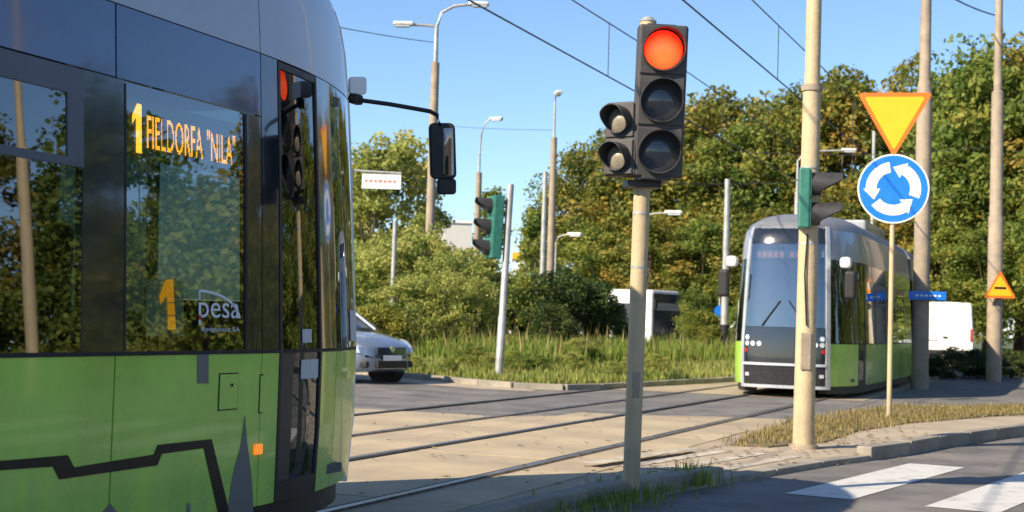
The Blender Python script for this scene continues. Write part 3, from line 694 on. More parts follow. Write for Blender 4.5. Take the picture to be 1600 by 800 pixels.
def signal_head(parent, loc, rz, n, R_, W, D_, mats, housing='sgrey', vis=.26, name='signal_head', pitch=None):
    """n lenses over each other, facing local -Y, origin at the bottom of the head"""
    pitch = pitch or W; h = link(name, None, parent, loc); h.rotation_euler = (0, 0, rz); h.empty_display_size = .1
    hb = MB().box((0, D_ / 2, n * pitch / 2), (W, D_, n * pitch)).build('housing', housing, h, bevel=.018)
    for i in range(n):
        z = (n - 1 - i) * pitch + pitch / 2
        MB().box((0, -.006, z), (W - .03, .014, pitch - .02)).build('signal_door', housing, h, bevel=.006)
        lens(h, (0, -.016, z), R_, mats[i])
        mb = MB(); visor(mb, (0, -.012, z), R_ + .016, vis); mb.build('visor', 'visor', h, True)
    return h
def pole_mesh(mb, segs, seg=20):
    """segs: (z, radius) list"""
    return mb.tube([(0, 0, z) for z, _ in segs], [r for _, r in segs], seg)

# --- red signal by the tram
tl_ = thing('traffic_light', 'grey traffic light showing red on a sand-coloured pole beside the tram', 'traffic light', (.862, 9.93, .045), 0)
tl_.rotation_euler = (0, .011, R(5))
pole_mesh(MB(), [(-.06, .059), (3.27, .057)]).build('pole', 'pole', tl_, True)
MB().tube([(0, 0, 3.268), (0, 0, 3.30)], [.062, .03], 16).build('pole_cap', 'galv', tl_, True)
MB().tube([(0, 0, -.05), (0, 0, .03)], [.085, .075], 16).build('pole_collar', 'pole2', tl_, True)
hd_ = signal_head(tl_, (.068, -.2, 2.165), R(-4), 3, .131, .338, .15, ['red_on', 'lens', 'lens'], vis=.13, pitch=.345); hd_.rotation_euler[0] = R(4)
mb = MB()
for z in (2.165, 3.2): MB().box((.06, -.1, z), (.2, .22, .03)).build('bracket', 'visor', tl_, bevel=.006)
MB().box((0, 0, 2.13), (.24, .2, .045)).build('bracket', 'visor', tl_, bevel=.006)
MB().box((.0, -.058, .75), (.05, .012, .17)).build('access_door', 'pole2', tl_, bevel=.004)
for z in (1.55, 1.92): MB().tube([(0, 0, z), (0, 0, z + .018)], .0605, 16).build('band', 'galv', tl_, True)
signal_head(tl_, (-.19, -.13, 2.17), R(-40), 2, .08, .25, .13, ['palelens', 'palelens'], vis=.125, pitch=.255, name='side_signal_head')

# --- the leaning signal at the edge of the roundabout
p = ground(779, 589, .14)
t = thing('traffic_light', 'green-backed three-lamp traffic light on a leaning grey post in the grass', 'traffic light', (p.x, p.y, .1)); t.rotation_euler = (0, .032, 0)
pole_mesh(MB(), [(-.1, .078), (1.2, .078), (1.22, .068), (3.75, .066)]).build('pole', 'galv', t, True)
signal_head(t, (-.34, .02, 2.3), R(-72), 3, .13, .4, .2, ['lens'] * 3, housing='sgreen', vis=.3, pitch=.405)
for z in (2.5, 3.4): MB().box((-.18, 0, z), (.36, .04, .04)).build('bracket', 'visor', t)

# --- tall mast on the island with its signal
p = ground(1255, 699, .055)
mast = thing('mast', 'tall tapered sand-coloured mast rising from the dry grass beside the kerb', 'mast', (p.x, p.y, .05)); mast.rotation_euler = (0, .004, 0)
pole_mesh(MB(), [(-.1, .108), (.0, .106), (3.55, .088), (3.552, .078), (8.5, .06)]).build('shaft', 'pole', mast, True)
MB().tube([(0, 0, 3.53), (0, 0, 3.59)], .104, 20).build('collar', 'pole2', mast, True)
MB().box((-.02, -.106, .95), (.1, .02, .36)).build('access_door', 'pole2', mast, bevel=.006)
MB().tube([(0, 0, -.06), (0, 0, .035)], [.15, .14], 20).build('base_collar', 'pole2', mast, True)
for z in (2.0, 2.75): MB().tube([(0, 0, z), (0, 0, z + .02)], .0985, 20).build('band', 'galv', mast, True)
MB().tube([(-.03, -.1, 2.1), (-.05, -.112, 1.7), (-.02, -.112, 1.2)], .008, 6).build('signal_cable', 'rubber', mast, True)
t = thing('traffic_signal', 'green-cased two-lamp signal with black visors strapped to the tall mast', 'traffic signal', (p.x - .03, p.y - .17, 2.2))
signal_head(t, (.02, .05, 0), R(80), 2, .098, .265, .11, ['lens', 'lens'], housing='sgreen', vis=.3, pitch=.295)
for z in (.05, .53): MB().box((0, .1, z), (.05, .14, .03)).build('strap', 'visor', t)

# --- yield and roundabout signs
p = ground(1389, 651, .075)
sg = thing('road_sign', 'yellow give-way triangle over a blue roundabout disc on a slim post', 'road sign', (p.x, p.y, .06), R(-12)); k_ = p.y / F
MB().tube([(0, 0, -.1), (0, 0, 4.2)], .034, 14).build('post', 'pole', sg, True)
rd = 54.5 * k_; cz = EYE + (521.0 - 295) * k_ - .06
def disc(r, y0, y1, cx, cz_, n=48):
    return MB().prism(arc((cx, cz_), r, 0, 360 - 360 / n, n - 1), lambda x, z: (x, y0, z), lambda x, z: (x, y1, z))
cx = .0
pl = disc(rd, -.05, -.04, cx, cz).build('roundabout_plate', 'swhite', sg); disc(rd - .02, -.053, -.049, cx, cz).build('blue_field', 'sblue', pl)
for k in range(3):
    a0 = 99 + 120 * k; mb = MB(); Ro, Ri = rd * .77, rd * .47; n = 10
    for i in range(n):
        b0, b1 = a0 + 84 * i / n, a0 + 84 * (i + 1) / n
        q = [(cx + r * math.cos(R(b)), cz + r * math.sin(R(b))) for r, b in ((Ro, b0), (Ro, b1), (Ri, b1), (Ri, b0))]
        mb.prism(q, lambda x, z: (x, -.058, z), lambda x, z: (x, -.054, z))
    q = [(cx + r * math.cos(R(b)), cz + r * math.sin(R(b))) for r, b in ((rd * .84, a0 + 82), (rd * .62, a0 + 112), (rd * .36, a0 + 82))]
    mb.prism(q, lambda x, z: (x, -.0585, z), lambda x, z: (x, -.0535, z)); mb.build('arrow', 'swhite', pl)
def tri(half, top, bot, r_):
    """rounded triangle, point down"""
    P_ = [(-half, top), (half, top), (0, bot)]; out = []
    for i in range(3):
        a, b, c = Vector(P_[i - 1]), Vector(P_[i]), Vector(P_[(i + 1) % 3]); u, v = (a - b).normalized(), (c - b).normalized()
        for t_ in (0, .25, .5, .75, 1):
            out.append(tuple((b + u * r_ * (1 - t_) ** 2 * 1 + v * r_ * t_ ** 2)))
    return out
cy = cz + rd + .005; hh = .80
px2 = .0
yl = MB().prism([(x + px2, z) for x, z in tri(57.5 * k_, cy + 96 * k_, cy - .05, .07)], lambda x, z: (x, -.05, z), lambda x, z: (x, -.04, z)).build('give_way_plate', 'sorange', sg)
MB().prism([(x + px2, z) for x, z in tri(46.5 * k_, cy + 89.5 * k_, cy + .045, .05)], lambda x, z: (x, -.054, z), lambda x, z: (x, -.049, z)).build('yellow_field', 'syellow', yl)
for z in (cz + .25, cz - .25, cy + .45): MB().box((0, -.025, z), (.1, .05, .03)).build('clamp', 'galv', sg)

# --- masts and lamp posts behind
def base_at(px, Y, py=500):
    p = atY(px, py, Y); return p
def mast_at(name, label, cat, px, Y, py, segs, material, lean=0., group=None):
    p = base_at(px, Y, py); z0 = mound_z(p.x, p.y) if in_poly(p.x, p.y, mpoly) else 0.
    t = thing(name, label, cat, (p.x, p.y, z0), 0, group); t.rotation_euler = (0, lean, 0)
    pole_mesh(MB(), [(-.1, segs[0][1])] + [(z - z0, r) for z, r in segs], 14).build('shaft', material, t, True); return t, z0
t, _ = mast_at('mast', 'thick stepped grey-brown mast carrying a blue plate, in front of the van', 'mast', 1437, 31.6, 600, [(.3, .2), (.31, .185), (6.55, .165), (6.75, .125), (10.5, .11)], 'pole2')
MB().tube([(0, 0, 6.5), (0, 0, 6.78)], [.175, .14], 14).build('collar', 'pole2', t, True)
p = atY(1449, 462, 31.3)
sn = thing('street_sign', 'narrow blue street plate fixed across the thick stepped mast', 'sign', (p.x, p.y, p.z), R(-6))
MB().box((0, 0, 0), (.8, .02, .19)).build('plate', 'sblue', sn, bevel=.008)
mb = MB()
for i, q in enumerate((.06, .05, .07, .045, .06, .05)): mb.box((-.22 + i * .095, -.014, .0), (q, .004, .035))
mb.build('lettering', 'swhite', sn)
t, _ = mast_at('mast', 'grey mast of three tapering steps with an orange warning triangle', 'mast', 1553, 37.6, 560, [(.3, .2), (4.3, .19), (4.35, .165), (7.6, .155), (7.65, .11), (10.2, .095)], 'pole2')
p = atY(1563, 444, 37.2)
ws = thing('warning_sign', 'orange-yellow warning triangle fixed to the three-step mast', 'sign', (p.x, p.y, p.z), R(-8))
MB().prism([(x, -z) for x, z in tri(.4, .36, -.36, .08)], lambda x, z: (x, 0, z), lambda x, z: (x, .012, z)).build('plate', 'sorange', ws)
MB().prism([(x, -z) for x, z in tri(.31, .3, -.26, .05)], lambda x, z: (x, -.004, z), lambda x, z: (x, .001, z)).build('yellow_field', 'syellow', ws)
MB().box((0, -.006, -.1), (.3, .006, .06)).build('symbol', 'decal_black', ws)
p = atY(1423, 492, 45)
t = thing('road_sign', 'small blue and white sign on a thin post behind the far tram', 'sign', (p.x, p.y, 0))
MB().tube([(0, 0, -.1), (0, 0, 2.3)], .03, 10).build('post', 'galv', t, True); MB().box((0, -.05, 2.0), (.6, .02, .75)).build('plate', 'sblue', t, bevel=.02); MB().box((0, -.063, 1.75), (.5, .01, .22)).build('white_field', 'swhite', t)
p = atY(1124, 486, 52)
t = thing('road_sign', 'small blue disc sign peeping from behind a bare pole', 'sign', (p.x, p.y, 0))
MB().tube([(0, 0, -.1), (0, 0, 2.3)], .03, 10).build('post', 'galv', t, True); disc(.2, -.05, -.035, 0, p.z).build('plate', 'sblue', t)

def street_lamp(label, px, Y, py, h, arms, rb=.13, rt=.06, material='pole2', group=None, upper='galv', split=None):
    p = base_at(px, Y, py); z0 = mound_z(p.x, p.y) if in_poly(p.x, p.y, mpoly) else 0.
    t = thing('street_lamp', label, 'street lamp', (p.x, p.y, z0), 0, group); split = split or h * .75
    pole_mesh(MB(), [(-.1, rb), (split - z0, rb * .82)], 14).build('shaft', material, t, True)
    pole_mesh(MB(), [(split - z0 - .1, rt), (h - z0, rt * .8)], 12).build('upper_shaft', upper, t, True)
    for dx, dy, dz in arms:
        e = Vector((dx, dy, h - z0 + dz)); q = Vector((0, 0, h - z0 - .05))
        a = MB().tube([q, q + Vector((dx * .12, dy * .12, dz * .6 + .05)), q + Vector((dx * .5, dy * .5, dz * .9 + .05)), e], rt * .6, 8).build('arm', upper, t, True)
        u = Vector((dx, dy, 0)).normalized() if abs(dx) + abs(dy) > .01 else Vector((0, -1, 0))
        an = math.atan2(u.y, u.x)
        MB().box(e + u * .25 + Vector((0, 0, .02)), (.62, .26, .13), an).build('lamp_housing', 'lamp_grey', t, bevel=.05)
        MB().box(e + u * .28 + Vector((0, 0, -.06)), (.44, .2, .05), an).build('lamp_glass', 'headlamp', t, bevel=.015)
    return t
M['lamp_grey'] = mat('lamp_housing_grey', (.62, .62, .6), .5, .1, var=.08)
def hz(px, py, Y): return atY(px, py, Y).z
street_lamp('two-armed street lamp on a thick pole by the tram mirror', 668, 43, 480, hz(677, 42, 43), [(-.75, 0, .05), (1.0, .0, .72)], .15, .075, split=hz(677, 98, 43))
street_lamp('slim street lamp with a bent neck behind the leaning signal', 742, 63, 480, hz(752, 240, 63), [(.45, -.2, 1.5)], .16, .06, split=hz(748, 270, 63))
street_lamp('straight street lamp with a small head, beside a shorter bare pole', 858, 55, 480, hz(868, 160, 55), [(.05, -.35, .25)], .15, .05, split=hz(866, 215, 55))
t, _ = mast_at('bare_pole', 'bare tapering pole close beside the straight street lamp', 'pole', 846, 52, 480, [(1, .11), (hz(850, 268, 52), .08)], 'galv')
t, _ = mast_at('bare_pole', 'bare grey pole standing in shrubs next to the far tram', 'pole', 1131, 47, 540, [(.5, .13), (hz(1139, 280, 47), .09)], 'galv')
MB().tube([(0, 0, .05), (0, 0, .8)], .15, 12).build('base_sleeve', 'rubber', t, True)
street_lamp('street lamp with a long single arm behind the tall mast', 1241, 58, 520, hz(1248, 250, 58), [(1.75, -.2, .42)], .12, .06, split=hz(1248, 300, 58), material='galv')
t, _ = mast_at('bare_pole', 'thin grey pole behind the give-way triangle', 'pole', 1360, 58, 520, [(.5, .11), (hz(1366, 205, 58), .07)], 'galv')
t, _ = mast_at('bare_pole', 'short thin pole among the shrubs under the white board', 'pole', 613, 38, 480, [(.5, .07), (hz(618, 345, 38), .06)], 'galv')
street_lamp('low street lamp whose pale head shows against the wood by the red light', 1003, 50, 480, hz(1006, 342, 50), [(.75, -.2, .22)], .09, .04, split=3.4, material='galv')
street_lamp('low street lamp with a pale head beyond the shrubs, left of the wood', 866, 58, 480, hz(869, 378, 58), [(.5, -.2, .3)], .09, .04, split=3.2, material='galv')

# --- white name board on a gantry arm behind the near tram
p = atY(540, 480, 35); z = hz(592, 284, 35)
t = thing('name_board', 'white board with faint red lettering on an arm beyond the tram nose', 'sign', (p.x, p.y, 0))
x0, x1 = atY(566, 284, 35).x - p.x, atY(627, 284, 35).x - p.x
MB().tube([(0, 0, -.1), (0, 0, z + .3)], .08, 12).build('post', 'galv', t, True); MB().tube([(0, 0, z + .26), (x1, 0, z + .22)], .03, 8).build('arm', 'galv', t, True)
MB().box(((x0 + x1) / 2, -.04, z), (x1 - x0, .03, .36)).build('board', 'swhite', t, bevel=.008)
mb = MB()
for i in range(7): mb.box((x0 + .1 + i * .115, -.058, z + .01), (.07 + .02 * (i % 2), .004, .06))
mb.build('lettering', 'scrawl', t)

# ================================================================== OVERHEAD LINE
def sag(p0, p1, n, s_): return [p0.lerp(p1, i / n) - Vector((0, 0, s_ * 4 * (i / n) * (1 - i / n))) for i in range(n + 1)]
for label, perp, drops in (('overhead tram line above the near track, contact wire under a messenger wire', -4.98, (24.5, 33, 44)), ('overhead tram line above the farther track, with its droppers', -7.75, (23.6, 32, 43))):
    t = thing('overhead_line', label, 'overhead line', tuple(trk(0, perp))); b0 = trk(0, perp)
    MB().tube([trk(a, perp, 5.5) - b0 for a in range(2, 92, 6)], .013, 6).build('contact_wire', 'wire', t, True)
    MB().tube([trk(a, perp, 6.5 - .12 * math.sin(math.pi * ((a % 30) / 30))) - b0 for a in range(2, 92, 3)], .011, 6).build('messenger_wire', 'wire', t, True)
    for a in drops: MB().tube([trk(a, perp, 5.5) - b0, trk(a, perp, 6.45) - b0], .008, 6).build('dropper', 'wire', t, True)
def span(label, a, b, r=.009, s_=.05):
    t = MB().tube(sag(a, b, 10, s_), r, 6).build('span_wire', 'wire', None, True); tag(t, label, 'wire')
span('span wire running from above the tram nose to the two-armed lamp', atY(430, 22, 30), atY(677, 66, 42.8), .012)
span('thin span wire across the wood at the height of the side signal', atY(868, 274, 55), atY(1247, 284, 58), .014, .2)
span('upper span wire across the wood behind the tall mast', atY(1139, 236, 57), atY(1556, 228, 57), .012, .25)
span('wire reaching the top of the three-step mast', atY(1480, -8, 34), atY(1556, 24, 40), .02)
span('faint span wire past the bent-neck street lamp', atY(690, 196, 60), atY(868, 203, 55), .01)

# ================================================================== VEHICLES
def wheel(parent, c, r, w_, axis='y'):
    t = MB().tube([(c[0], c[1] - w_ / 2, c[2]), (c[0], c[1] - w_ / 2 + .03, c[2]), (c[0], c[1] + w_ / 2 - .03, c[2]), (c[0], c[1] + w_ / 2, c[2])], [r * .9, r, r, r * .9], 28).build('wheel', 'tyre', parent, True)
    MB().tube([(c[0], c[1] - w_ / 2 - .006, c[2]), (c[0], c[1] + w_ / 2 + .006, c[2])], r * .62, 20).build('rim', 'rim', t, True)
def loft(parent, name, secs, material):
    """secs: list of (x, [(y, z) half outline from bottom to top])"""
    mb = MB(); rows = [[Vector((x, y, z)) for y, z in pr] + [Vector((x, -y, z)) for y, z in pr[::-1]] for x, pr in secs]
    mb.grid(rows, close=True); n = len(rows[0]); o = len(mb.v) - n * len(rows)
    mb.f.append(tuple(range(o, o + n))); mb.f.append(tuple(range(len(mb.v) - n, len(mb.v))))
    ob = mb.build(name, material, parent, True); return ob
# silver-blue hatchback turning on the roundabout, +X forward
hx = Vector((.80, -.60, 0)); nosep = ground(615, 601); cpos = nosep - hx * 2.15
car = thing('car', 'silver-blue hatchback half hidden behind the tram nose', 'car', (cpos.x, cpos.y, 0), math.atan2(hx.y, hx.x))
def bodysec(x, wd, zb, zt, sh):
    return (x, [(wd * .82, zb), (wd * .97, zb + .08), (wd, zb + .25), (wd, zt - sh - .08), (wd * .965, zt - sh), (wd * .86, zt - sh * .35), (wd * .5, zt - .01), (0.02, zt)])
loft(car, 'body', [bodysec(-2.1, .62, .38, .86, .1), bodysec(-2.04, .78, .3, .98, .1), bodysec(-1.7, .86, .22, 1.02, .06), bodysec(-.6, .885, .2, 1.0, .05), bodysec(.55, .885, .2, .99, .05), bodysec(.9, .88, .2, .97, .08), bodysec(1.3, .87, .2, .92, .1), bodysec(1.65, .83, .21, .84, .1), bodysec(1.88, .74, .22, .75, .08), bodysec(2.0, .62, .24, .68, .06), bodysec(2.06, .42, .28, .6, .05)], 'carpaint')
def ghs(x, wb, zb, wt, zt): return (x, [(wb, zb), (wb * .97 + wt * .03, zb + .05), ((wb + wt) / 2, (zb + zt) / 2), (wt, zt - .05), (wt * .85, zt), (.02, zt + .015)])
loft(car, 'glasshouse', [ghs(-1.9, .6, .98, .58, 1.05), ghs(-1.55, .76, .98, .56, 1.42), ghs(-.9, .8, .98, .6, 1.475), ghs(-.1, .8, .98, .6, 1.48), ghs(.35, .8, .98, .58, 1.4), ghs(.95, .76, .955, .7, 1.0)], 'winblue')
loft(car, 'roof', [ghs(-1.62, .585, 1.36, .56, 1.43), ghs(-.9, .63, 1.42, .6, 1.495), ghs(-.1, .63, 1.42, .6, 1.5), ghs(.22, .61, 1.39, .57, 1.45)], 'carpaint')
for sd in (-1, 1):
    MB().tube([(.98, sd * .76, .97), (.3, sd * .61, 1.43)], .035, 8).build('windscreen_pillar', 'carpaint', car, True)
    MB().tube([(-.55, sd * .8, 1.0), (-.6, sd * .62, 1.44)], .035, 8).build('door_pillar', 'rubber', car, True)
    MB().box((.62, sd * .98, 1.02), (.12, .2, .14)).build('wing_mirror', 'carpaint', car, bevel=.04)
    MB().prism([(1.62, .6), (1.97, .56), (1.93, .68), (1.7, .79), (1.5, .82)], lambda x, z: (x, sd * (.93 - max(0, x - 1.5) * .42), z), lambda x, z: (x, sd * (.74 - max(0, x - 1.5) * .5), z)).build('headlight', 'headlamp', car, bevel=.012)
    MB().box((1.93, sd * .52, .36), (.16, .3, .11), -sd * .35).build('lower_intake', 'rubber', car, bevel=.02)
    MB().box((-.1, sd * .895, .8), (.18, .03, .03)).build('door_handle', 'carpaint', car, bevel=.01)
    for x in (1.28, -1.3): wheel(car, (x, sd * .78, .31), .315, .2)
    for x in (1.28, -1.3): MB().tube([(x, sd * .62, .31), (x, sd * .888, .31)], .37, 24).build('wheel_arch', 'rubber', car, True)
mb = MB(); mb.box((2.04, 0, .6), (.1, .78, .15)); mb.build('grille', 'winblue', car, bevel=.02)
mb = MB(); mb.box((2.06, 0, .36), (.12, .8, .13)); mb.build('bumper_intake', 'rubber', car, bevel=.02)
MB().tube([(2.08, 0, .64), (2.105, 0, .64)], .06, 20).build('badge', 'rim', car, True)
MB().box((2.105, 0, .48), (.015, .5, .1)).build('number_plate', 'swhite', car, bevel=.004)

def big_box(parent, name, L_, W, z0, z1, material, x=0, bev=.12): return MB().box((x, 0, (z0 + z1) / 2), (L_, W, z1 - z0)).build(name, material, parent, bevel=bev)
# white panel van seen from the back
vp = atY(1483, 520, 60)
van = thing('van', 'plain white panel van with closed rear doors behind the thick mast', 'van', (vp.x, vp.y, 0), R(72))
def vsec(x, wb, wt, zb, zt): return (x, [(wb * .9, zb), (wb, zb + .1), (wb, zb + .7), (wt, zt - .12), (wt * .9, zt - .02), (.02, zt)])
loft(van, 'body', [vsec(-2.6, .94, .86, .45, 2.48), vsec(-2.55, .97, .9, .42, 2.52), vsec(.9, .98, .9, .38, 2.54), vsec(1.35, .98, .84, .38, 2.4), vsec(1.9, .97, .8, .38, 1.55), vsec(2.45, .93, .75, .4, 1.25), vsec(2.65, .8, .6, .45, 1.05)], 'white')
for sd in (-1, 1):
    MB().box((-2.605, sd * .43, 1.45), (.02, .82, 1.85)).build('rear_door', 'white', van, bevel=.008)
    MB().box((-2.6, sd * .9, 1.2), (.05, .08, .5)).build('tail_light', 'redlens', van, bevel=.01)
    for x in (-1.5, 1.7): wheel(van, (x, sd * .85, .34), .34, .22)
    MB().box((1.55, sd * .95, 1.7), (.6, .03, .5)).build('cab_window', 'winblue', van)
MB().box((-2.63, 0, .5), (.1, 1.8, .2)).build('rear_bumper', 'darkplastic', van, bevel=.03)
MB().box((-2.625, .1, 1.1), (.03, .16, .08)).build('door_latch', 'rubber', van); MB().box((-2.62, .6, .98), (.012, .42, .06)).build('lettering', 'sback', van)
# white bus behind the shrubs
bp_ = atY(1044, 490, 66)
bus = thing('bus', 'white bus with dark windscreen glimpsed behind the shrubs', 'bus', (bp_.x - 3.1, bp_.y + 2.9, 0), R(-38))
big_box(bus, 'body', 9.0, 2.5, .35, 2.86, 'white', -.6, .14)
MB().box((3.92, 0, 1.78), (.06, 2.34, 1.86)).build('windscreen', 'winblue', bus, bevel=.04); MB().box((3.94, 0, 2.1), (.06, 2.1, .34)).build('sun_strip', 'sback', bus); MB().box((3.94, 0, .7), (.06, 2.3, .4)).build('bumper', 'darkplastic', bus, bevel=.03)
for sd in (-1, 1):
    for i in range(5): MB().box((2.6 - i * 1.6, sd * 1.255, 1.75), (1.42, .02, .95)).build('window', 'winblue', bus)
    for x in (2.4, -3.2): wheel(bus, (x, sd * 1.15, .48), .48, .26)
    MB().box((4.15, sd * 1.35, 2.2), (.1, .2, .45)).build('wing_mirror', 'rubber', bus, bevel=.03)

# ================================================================== BUILDINGS FAR OFF
p = atY(716, 356, 150); zt = p.z + .5
b = thing('building', 'white flat-topped building rising over the far trees', 'building', (p.x, p.y, 0), R(8))
MB().box((0, 5, zt / 2), (2.9, 10, zt)).build('wall', 'wall', b); MB().box((0, 5, zt + .12), (3.2, 10.3, .25)).build('parapet', 'white', b)
for i in range(3):
    for j in range(2): MB().box((-.7 + j * 1.4, -.01, zt - 3.6 - i * 2.6), (.9, .05, 1.3)).build('window', 'winblue', b)
p = atY(822, 400, 120)
b = thing('canopy', 'yellow-edged canopy roof in the gap between the shrubs and wood', 'canopy', (p.x, p.y, 0))
MB().box((0, 3, p.z), (2.3, 6, .55)).build('fascia', 'syellow', b); MB().box((0, 2.9, p.z - .75), (2.0, 5.4, .9)).build('white_band', 'white', b)
for sd in (-.8, .8): MB().tube([(sd, 2, -.1), (sd, 2, p.z - 1.2)], .15, 10).build('column', 'white', b, True)

# ================================================================== TREES AND SHRUBS
def crown_mesh(name, material, seed, height, rx, zb, nclump, per, ls, clump_r, top=.6, gap=.0):
    """leaves scattered in clumps through an uneven crown standing from zb to height; returns mesh and clump centres"""
    g = np.random.default_rng(seed); C = []
    hz_ = (height - zb) / 2; zc = zb + hz_
    lob = [(g.uniform(0, 2 * math.pi), g.uniform(.7, 1.2)) for _ in range(5)]
    while len(C) < nclump:
        d = g.normal(size=3); d /= np.linalg.norm(d); r = g.uniform(.35, 1) ** .5
        wz_ = d[2]; f = 1 - max(0, wz_) * (1 - top)
        a = math.atan2(d[1], d[0]); k = .82 + .22 * sum(math.cos(a - q) * (w_ - .9) for q, w_ in lob) + g.uniform(-.12, .12)
        p = np.array([d[0] * rx * r * k * f, d[1] * rx * r * k * f, zc + d[2] * hz_ * r * (1 + g.uniform(-.06, .06))])
        if p[2] < zb * .8: continue
        C.append(p)
    C = np.array(C); cr_ = clump_r * g.uniform(.55, 1.35, nclump); ct = np.clip(g.normal(.45, .2, nclump), 0, 1)
    n = nclump * per; ci = np.repeat(np.arange(nclump), per)
    d = g.normal(size=(n, 3)); d /= np.linalg.norm(d, axis=1)[:, None]
    rr = g.uniform(.15, 1, n) ** .6; P = C[ci] + d * (rr * cr_[ci])[:, None] * np.array([1, 1, .72])
    # leaf normal roughly outward with scatter
    nn = d * .55 + g.normal(size=(n, 3)) * .6 + np.array([0, 0, .35]); nn /= np.linalg.norm(nn, axis=1)[:, None]
    a = np.cross(nn, g.normal(size=(n, 3))); a /= np.linalg.norm(a, axis=1)[:, None]; b = np.cross(nn, a)
    s_ = ls * g.uniform(.6, 1.4, n)[:, None]
    v = np.zeros((n, 4, 3)); v[:, 0] = P - a * s_ * .5; v[:, 1] = P + b * s_ * .3 + nn * s_ * .06; v[:, 2] = P + a * s_ * .5; v[:, 3] = P - b * s_ * .3 + nn * s_ * .06
    me = bpy.data.meshes.new(name); me.vertices.add(n * 4); me.vertices.foreach_set('co', v.reshape(-1))
    me.loops.add(n * 4); me.loops.foreach_set('vertex_index', np.arange(n * 4, dtype=np.int32))
    me.polygons.add(n); me.polygons.foreach_set('loop_start', np.arange(n, dtype=np.int32) * 4); me.polygons.foreach_set('loop_total', np.full(n, 4, dtype=np.int32))
    me.update(); me.validate()
    tt = np.clip(ct[ci] + g.normal(0, .16, n), 0, 1).astype(np.float32)
    at = me.attributes.new('tint', 'FLOAT', 'FACE'); at.data.foreach_set('value', tt)
    me.materials.append(M[material]); return me, C
def trunk_mesh(seed, height, zb, r, C, nl=9):
    g = random.Random(seed); mb = MB()
    top = zb + (height - zb) * .7; pts = [Vector((0, 0, -.3))]; rs = [r * 1.3]
    for i in range(1, 7):
        t = i / 6; pts.append(Vector((g.uniform(-.12, .12) * t * r * 8, g.uniform(-.12, .12) * t * r * 8, top * t))); rs.append(r * (1 - t * .8))
    mb.tube(pts, rs, 8)
    for k in range(nl):
        c = Vector(C[g.randrange(len(C))]); t = g.uniform(.3, .85); i = int(t * 6); q = pts[i]; rr = rs[i] * .55
        if c.z < q.z: c.z = q.z + .3
        mid = q.lerp(c, .5) + Vector((0, 0, -.1 * (c - q).length)); mb.tube([q, mid, c], [rr, rr * .6, rr * .15], 6)
    return mb.mesh('trunk', 'bark', True)
PROTO = {}
def proto(key, material, seed, height, rx, zb, nclump, per, ls, cr_, tr, top=.6):
    me, C = crown_mesh('crown_' + key, material, seed, height, rx, zb, nclump, per, ls, cr_, top)
    PROTO[key] = (me, trunk_mesh(seed, height, zb, tr, C), height)
proto('mix0', 'leaf_mix', 21, 14, 4.6, 1.6, 120, 105, .3, 1.15, .26, .55)
proto('mix1', 'leaf_mix', 22, 14, 4.2, 2.0, 110, 105, .3, 1.1, .24, .7)
proto('mix2', 'leaf_green', 23, 15, 4.4, 1.8, 120, 105, .3, 1.15, .26, .6)
proto('open', 'leaf_mix', 24, 15, 3.0, 5.0, 46, 60, .3, .9, .2, .8)
proto('pale', 'leaf_pale', 25, 8.5, 2.5, .9, 85, 110, .2, .62, .15, .6)
proto('slim', 'leaf_green', 26, 8, 1.3, 1.2, 40, 100, .2, .5, .1, .4)
proto('shrub_pale', 'leaf_pale', 27, 3.2, 1.6, .25, 55, 110, .12, .42, .05, .8)
proto('shrub_green', 'leaf_green', 28, 3.0, 1.7, .2, 60, 115, .12, .42, .05, .85)
proto('shrub_dark', 'leaf_dark', 29, 2.6, 1.8, .15, 60, 115, .12, .42, .05, .9)
proto('shrub_yellow', 'leaf_yellow', 30, 2.2, 1.4, .15, 50, 110, .11, .38, .04, .85)
def plant(name, key, x, y, h, label, cat, group=None, wide=1.0, z=None, seed=0):
    me, tm, H_ = PROTO[key]; z0 = z if z is not None else (mound_z(x, y) if in_poly(x, y, mpoly) else 0.)
    t = thing(name, label, cat, (x, y, z0), (seed * 2.399) % 6.283, group); k = h / H_; t.scale = (k * wide, k * wide, k)
    link('trunk', tm, t); link('crown', me, t); return t
def plant_px(name, key, px, py_top, Y, label, cat, group=None, wide=1.0, seed=0):
    p = atY(px, py_top, Y); z0 = mound_z(p.x, p.y) if in_poly(p.x, p.y, mpoly) else 0.
    return plant(name, key, p.x, p.y, p.z - z0, label, cat, group, wide, z0, seed)
WOOD = 'trees of the wood behind the tram line'
KIND = {'mix0': 'green tree turning ochre', 'mix1': 'rust-tinged green tree', 'mix2': 'deep green tree', 'open': 'sparse thin-crowned tree'}
WHERE = ['at the wood edge behind the bare pole', 'beside the straight street lamp at the wood edge', 'behind the two pale signal lamps', 'behind the housing of the red light', 'next to the red light, behind its right-hand edge',
         'between the red light and the bare grey pole', 'behind the bare grey pole in the shrubs', 'over the far tram, beside its mirror', 'over the roof of the far tram', 'behind the tall mast, over the far tram',
         'behind the green-cased signal', 'between the tall mast and the give-way triangle', 'behind the upper corner of the give-way triangle', 'rising over the wood behind the give-way sign', 'behind the blue roundabout disc', 'behind the thick stepped mast',
         'beside the thick stepped mast, over the van', 'between the thick stepped mast and the three-step mast', 'behind the three-step mast', 'past the three-step mast', 'farther past the three-step mast',
         'in the low front row behind the dark bushes', 'in the low front row behind the bus', 'in the low front row behind the small blue disc sign', 'in the low front row behind the far tram', 'in the low front row behind the far tram roof unit', 'in the low front row behind the sign post', 'in the low front row behind the white van', 'in the low front row behind the warning triangle']
